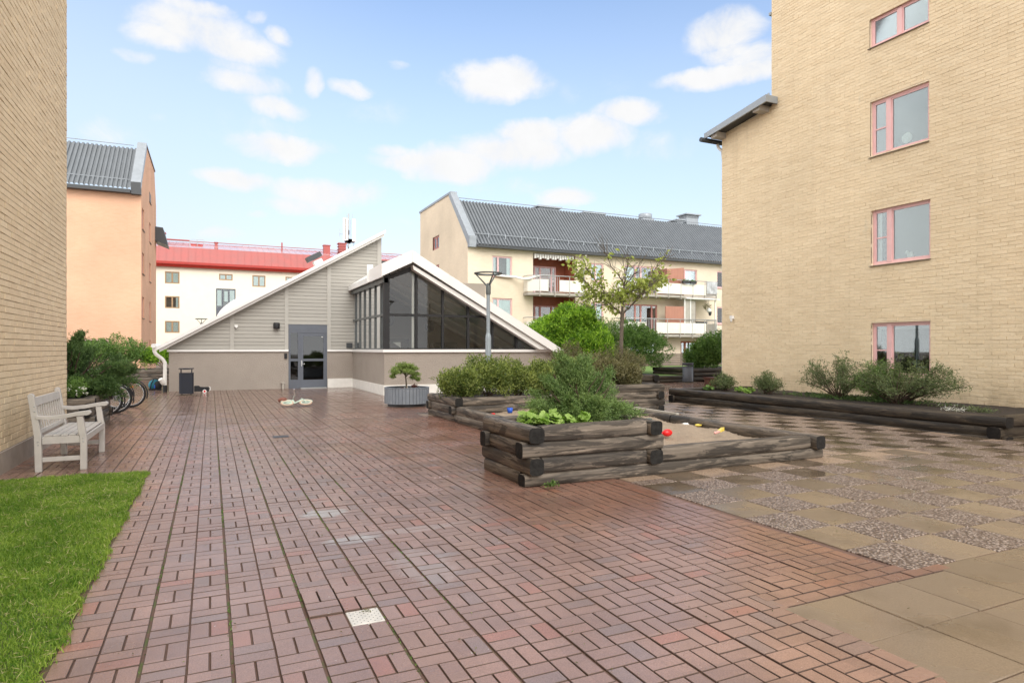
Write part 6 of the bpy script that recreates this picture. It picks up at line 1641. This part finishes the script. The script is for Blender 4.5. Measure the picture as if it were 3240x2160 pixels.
b = MB(); b.ellipsoid((7.37,8.40,.225), (.075,.035,.02), 10, 5, jit=.5); tag(b.build('yellow_scrap', M['yellow_plastic']), 'pale yellow scrap on the sand beside the white one', 'litter')
for (x, y, lab) in ((5.05,11.67,'tiny red toy piece on the sand near the left rail, the farther one'), (5.08,10.95,'tiny red toy piece on the sand near the left rail, the nearer one')):
    b = MB(); b.ellipsoid((x,y,.21), (.05,.03,.02), 10, 6); tag(b.build('toy_piece', M['red_plastic']), lab, 'toy', 'tiny red toy pieces')
b = MB(); b.hexa([(7.44,10.4,.325),(7.51,10.4,.325),(7.58,9.15,.32),(7.52,9.15,.32),(7.44,10.4,.37),(7.51,10.4,.37),(7.58,9.15,.35),(7.52,9.15,.35)]); tag(b.build('loose_lath', M['old_wood']), 'pale loose wooden lath lying on the right rail of the sandbox', 'plank')
# specks of litter on the paving: fallen leaves and crumbs, too many and small to count
n = 420
x = rng.uniform(-.5, 8.5, n); y = rng.uniform(2.2, 9, n); k = ~((x > 3.0) & (x < 7.7) & (y > 6.1)); x, y = x[k], y[k]
P = np.stack([x, y, np.full(len(x), .009)], 1); Dd = unit(np.stack([rng.normal(size=len(x)), rng.normal(size=len(x)), np.full(len(x), .15)], 1))
V, F = leaf_quads(P, Dd, rng.uniform(.006,.022,len(x)), rng.uniform(.004,.012,len(x)))
tag(np_mesh('leaf_crumbs', V, F, M['leaf_brown']), kind='stuff')

# ------------------------------------------------------------------ sky, sun, camera
SUN_EL, SUN_AZ = 40, 184       # azimuth clockwise from +Y: behind the camera, a little to its left
w = bpy.data.worlds.new('World'); scene.world = w; w.use_nodes = True
class W(N):
    def __init__(s):
        s.t = w.node_tree; s.out = s.t.nodes['World Output']; s.bg = s.t.nodes['Background']
m = W()
sky = m.n('ShaderNodeTexSky', sky_type='NISHITA'); sky.sun_disc = False; sky.sun_elevation = R(SUN_EL); sky.sun_rotation = R(SUN_AZ); sky.air_density = 1.0; sky.dust_density = 1.0; sky.ozone_density = 1.0
dirv = m.n('ShaderNodeTexCoord').outputs['Generated']
x, y, z = m.sep(dirv)
az = m.math('ARCTAN2', x, y); hor = m.math('SQRT', m.math('ADD', m.math('MULTIPLY', x, x), m.math('MULTIPLY', y, y))); te = m.math('DIVIDE', z, m.math('MAXIMUM', hor, .001))
FX, CXp, HYp = 2034., 1620., 1103.; TH = R(25.0816)
def dirpx(px, py):
    d = (px-CXp)/FX; a = TH + math.atan(d); return a, (HYp-py)/FX/math.sqrt(1+d*d), 1/(1+d*d)
clouds = [(455,70,135,52,1),(520,105,120,38,1),(640,88,32,20,.8),(385,85,105,30,.9),(300,125,50,18,.5),(450,22,90,26,.8),(590,45,30,14,.5),
          (560,190,105,34,.85),(630,245,75,28,.9),(545,155,80,26,.6),(725,190,24,30,.75),(808,200,50,19,.75),(650,338,112,30,1),(535,408,88,26,1),
          (750,440,145,34,.8),(700,470,110,22,.7),(1150,188,112,46,1.05),(1180,150,30,20,.6),(950,368,115,26,.9),(1040,380,120,42,1.05),(1180,348,135,46,1.1),(1215,315,80,36,1.0),
          (1350,310,95,46,1.05),(1440,262,85,32,1.0),(1030,402,85,20,.9),(890,345,50,20,.8),(1660,70,90,46,.95),(1670,112,60,30,.8),(1680,168,150,30,1.05),(1600,178,75,26,1.0),(1740,130,90,40,.8),
          (1305,447,70,22,.9),(920,150,32,12,.45),(510,535,50,16,.6),(590,490,28,12,.6),(330,260,60,14,.25),(250,300,100,40,.30),(1350,205,130,60,.22),(860,250,120,40,.22),(600,300,170,50,.28),(1500,335,130,50,.30),(1150,430,200,30,.3),(1060,520,200,14,.3)]
vec = m.comb(az, te, 0)
wob = m.n('ShaderNodeTexNoise'); m.l(vec, wob.inputs['Vector']); wob.inputs['Scale'].default_value = 11; wob.inputs['Detail'].default_value = 5; wob.inputs['Roughness'].default_value = .55
wo = m.n('ShaderNodeVectorMath', operation='MULTIPLY_ADD'); m.l(wob.outputs['Color'], wo.inputs[0]); wo.inputs[1].default_value = (.055,.04,0); wo.inputs[2].default_value = (-.0275,-.02,0)
wv = m.n('ShaderNodeVectorMath', operation='ADD'); m.l(vec, wv.inputs[0]); m.l(wo.outputs[0], wv.inputs[1])
acc = None
for (cx, cy, a, b_, wt) in clouds:
    q = 3240/2352.; az0, te0, k = dirpx(cx*q, cy*q)
    sx, sy = 1/(a*q/FX*k*1.62), 1/(b_*q/FX*math.sqrt(k)*1.62)
    mp = m.n('ShaderNodeVectorMath', operation='MULTIPLY_ADD'); m.l(wv.outputs[0], mp.inputs[0]); mp.inputs[1].default_value = (sx, sy, 0); mp.inputs[2].default_value = (-az0*sx, -te0*sy, 0)
    ln = m.n('ShaderNodeVectorMath', operation='LENGTH'); m.l(mp.outputs[0], ln.inputs[0])
    v = m.mapr(ln.outputs['Value'], 1.0, .15, 0, wt, True)
    acc = v if acc is None else m.math('MAXIMUM', acc, v)
fine = m.n('ShaderNodeTexNoise'); m.l(vec, fine.inputs['Vector']); fine.inputs['Scale'].default_value = 13; fine.inputs['Detail'].default_value = 9; fine.inputs['Roughness'].default_value = .62; fine.inputs['Distortion'].default_value = .4
dens = m.math('ADD', acc, m.math('MULTIPLY', m.math('SUBTRACT', fine.outputs['Fac'], .5), 1.7))
cl = m.mapr(m.math('MULTIPLY', dens, m.mapr(acc, 0, .35, 0, 1, True)), .05, 1.0, 0, .96, True)
# unseen cloud cover overhead and behind, added and brightened to light the yard
dt = m.n('ShaderNodeVectorMath', operation='DOT_PRODUCT'); m.l(dirv, dt.inputs[0]); dt.inputs[1].default_value = (math.sin(TH), math.cos(TH), 0)
deckn = m.noise(dirv, 2.2, 5, .55)
deck = m.math('MAXIMUM', m.mapr(z, .58, .82, 0, 1, True), m.mapr(dt.outputs['Value'], .62, .2, 0, 1, True))
deck = m.math('MULTIPLY', deck, m.mapr(deckn, .30, .5, .55, 1, True))
skyc = m.mix(1, sky.outputs[0], (2.25, 2.2, 2.2, 1), 'MULTIPLY')
haze = m.mapr(te, .0, .58, .95, .0)
left = m.mapr(az, R(-12), R(20), .22, 0, True)
hz = m.math('ADD', haze, left, clamp=True)
SKYW = (6.95, 7.25, 7.6, 1); SKYC = (7.75, 7.7, 7.65, 1); FILL_DECK = (14.5, 14.2, 13.8, 1)
c = m.mix(hz, skyc, m.mix(m.mapr(te, .03, .26, 0, 1, True), SKYW, (5.9, 6.75, 7.6, 1)))
shade = m.mapr(fine.outputs['Fac'], .3, .7, .95, 1.02)
c = m.mix(cl, c, m.mix(1, SKYC, m.comb(shade, shade, shade), 'MULTIPLY'))
lowk = m.mapr(z, .0, .75, 1.45, .85)  # added cover raised low down to brighten the side walls
c = m.mix(deck, c, m.mix(1, FILL_DECK, m.comb(lowk, lowk, lowk), 'MULTIPLY'))
m.l(c, m.bg.inputs['Color']); m.bg.inputs['Strength'].default_value = .095

sd = bpy.data.lights.new('sun', 'SUN'); sd.energy = 1.8; sd.angle = R(40); sd.color = (1, .965, .91)
so = bpy.data.objects.new('sun', sd); col.objects.link(so)
dv = Vector((math.sin(R(SUN_AZ))*math.cos(R(SUN_EL)), math.cos(R(SUN_AZ))*math.cos(R(SUN_EL)), math.sin(R(SUN_EL))))
so.rotation_euler = (-dv).to_track_quat('-Z', 'Y').to_euler(); so.location = (0, 0, 40)

cam = bpy.data.cameras.new('camera'); co = bpy.data.objects.new('camera', cam); col.objects.link(co)
co.location = (0, 0, 1.5); co.rotation_euler = (R(90), 0, -R(25.0816)); cam.lens = 22.6; cam.sensor_width = 36; cam.shift_y = 23/3240; cam.clip_end = 2000; cam.clip_start = .05
scene.camera = co
vs = scene.view_settings; vs.view_transform = 'Standard'; vs.look = 'None'; vs.exposure = 0.42; vs.gamma = 1
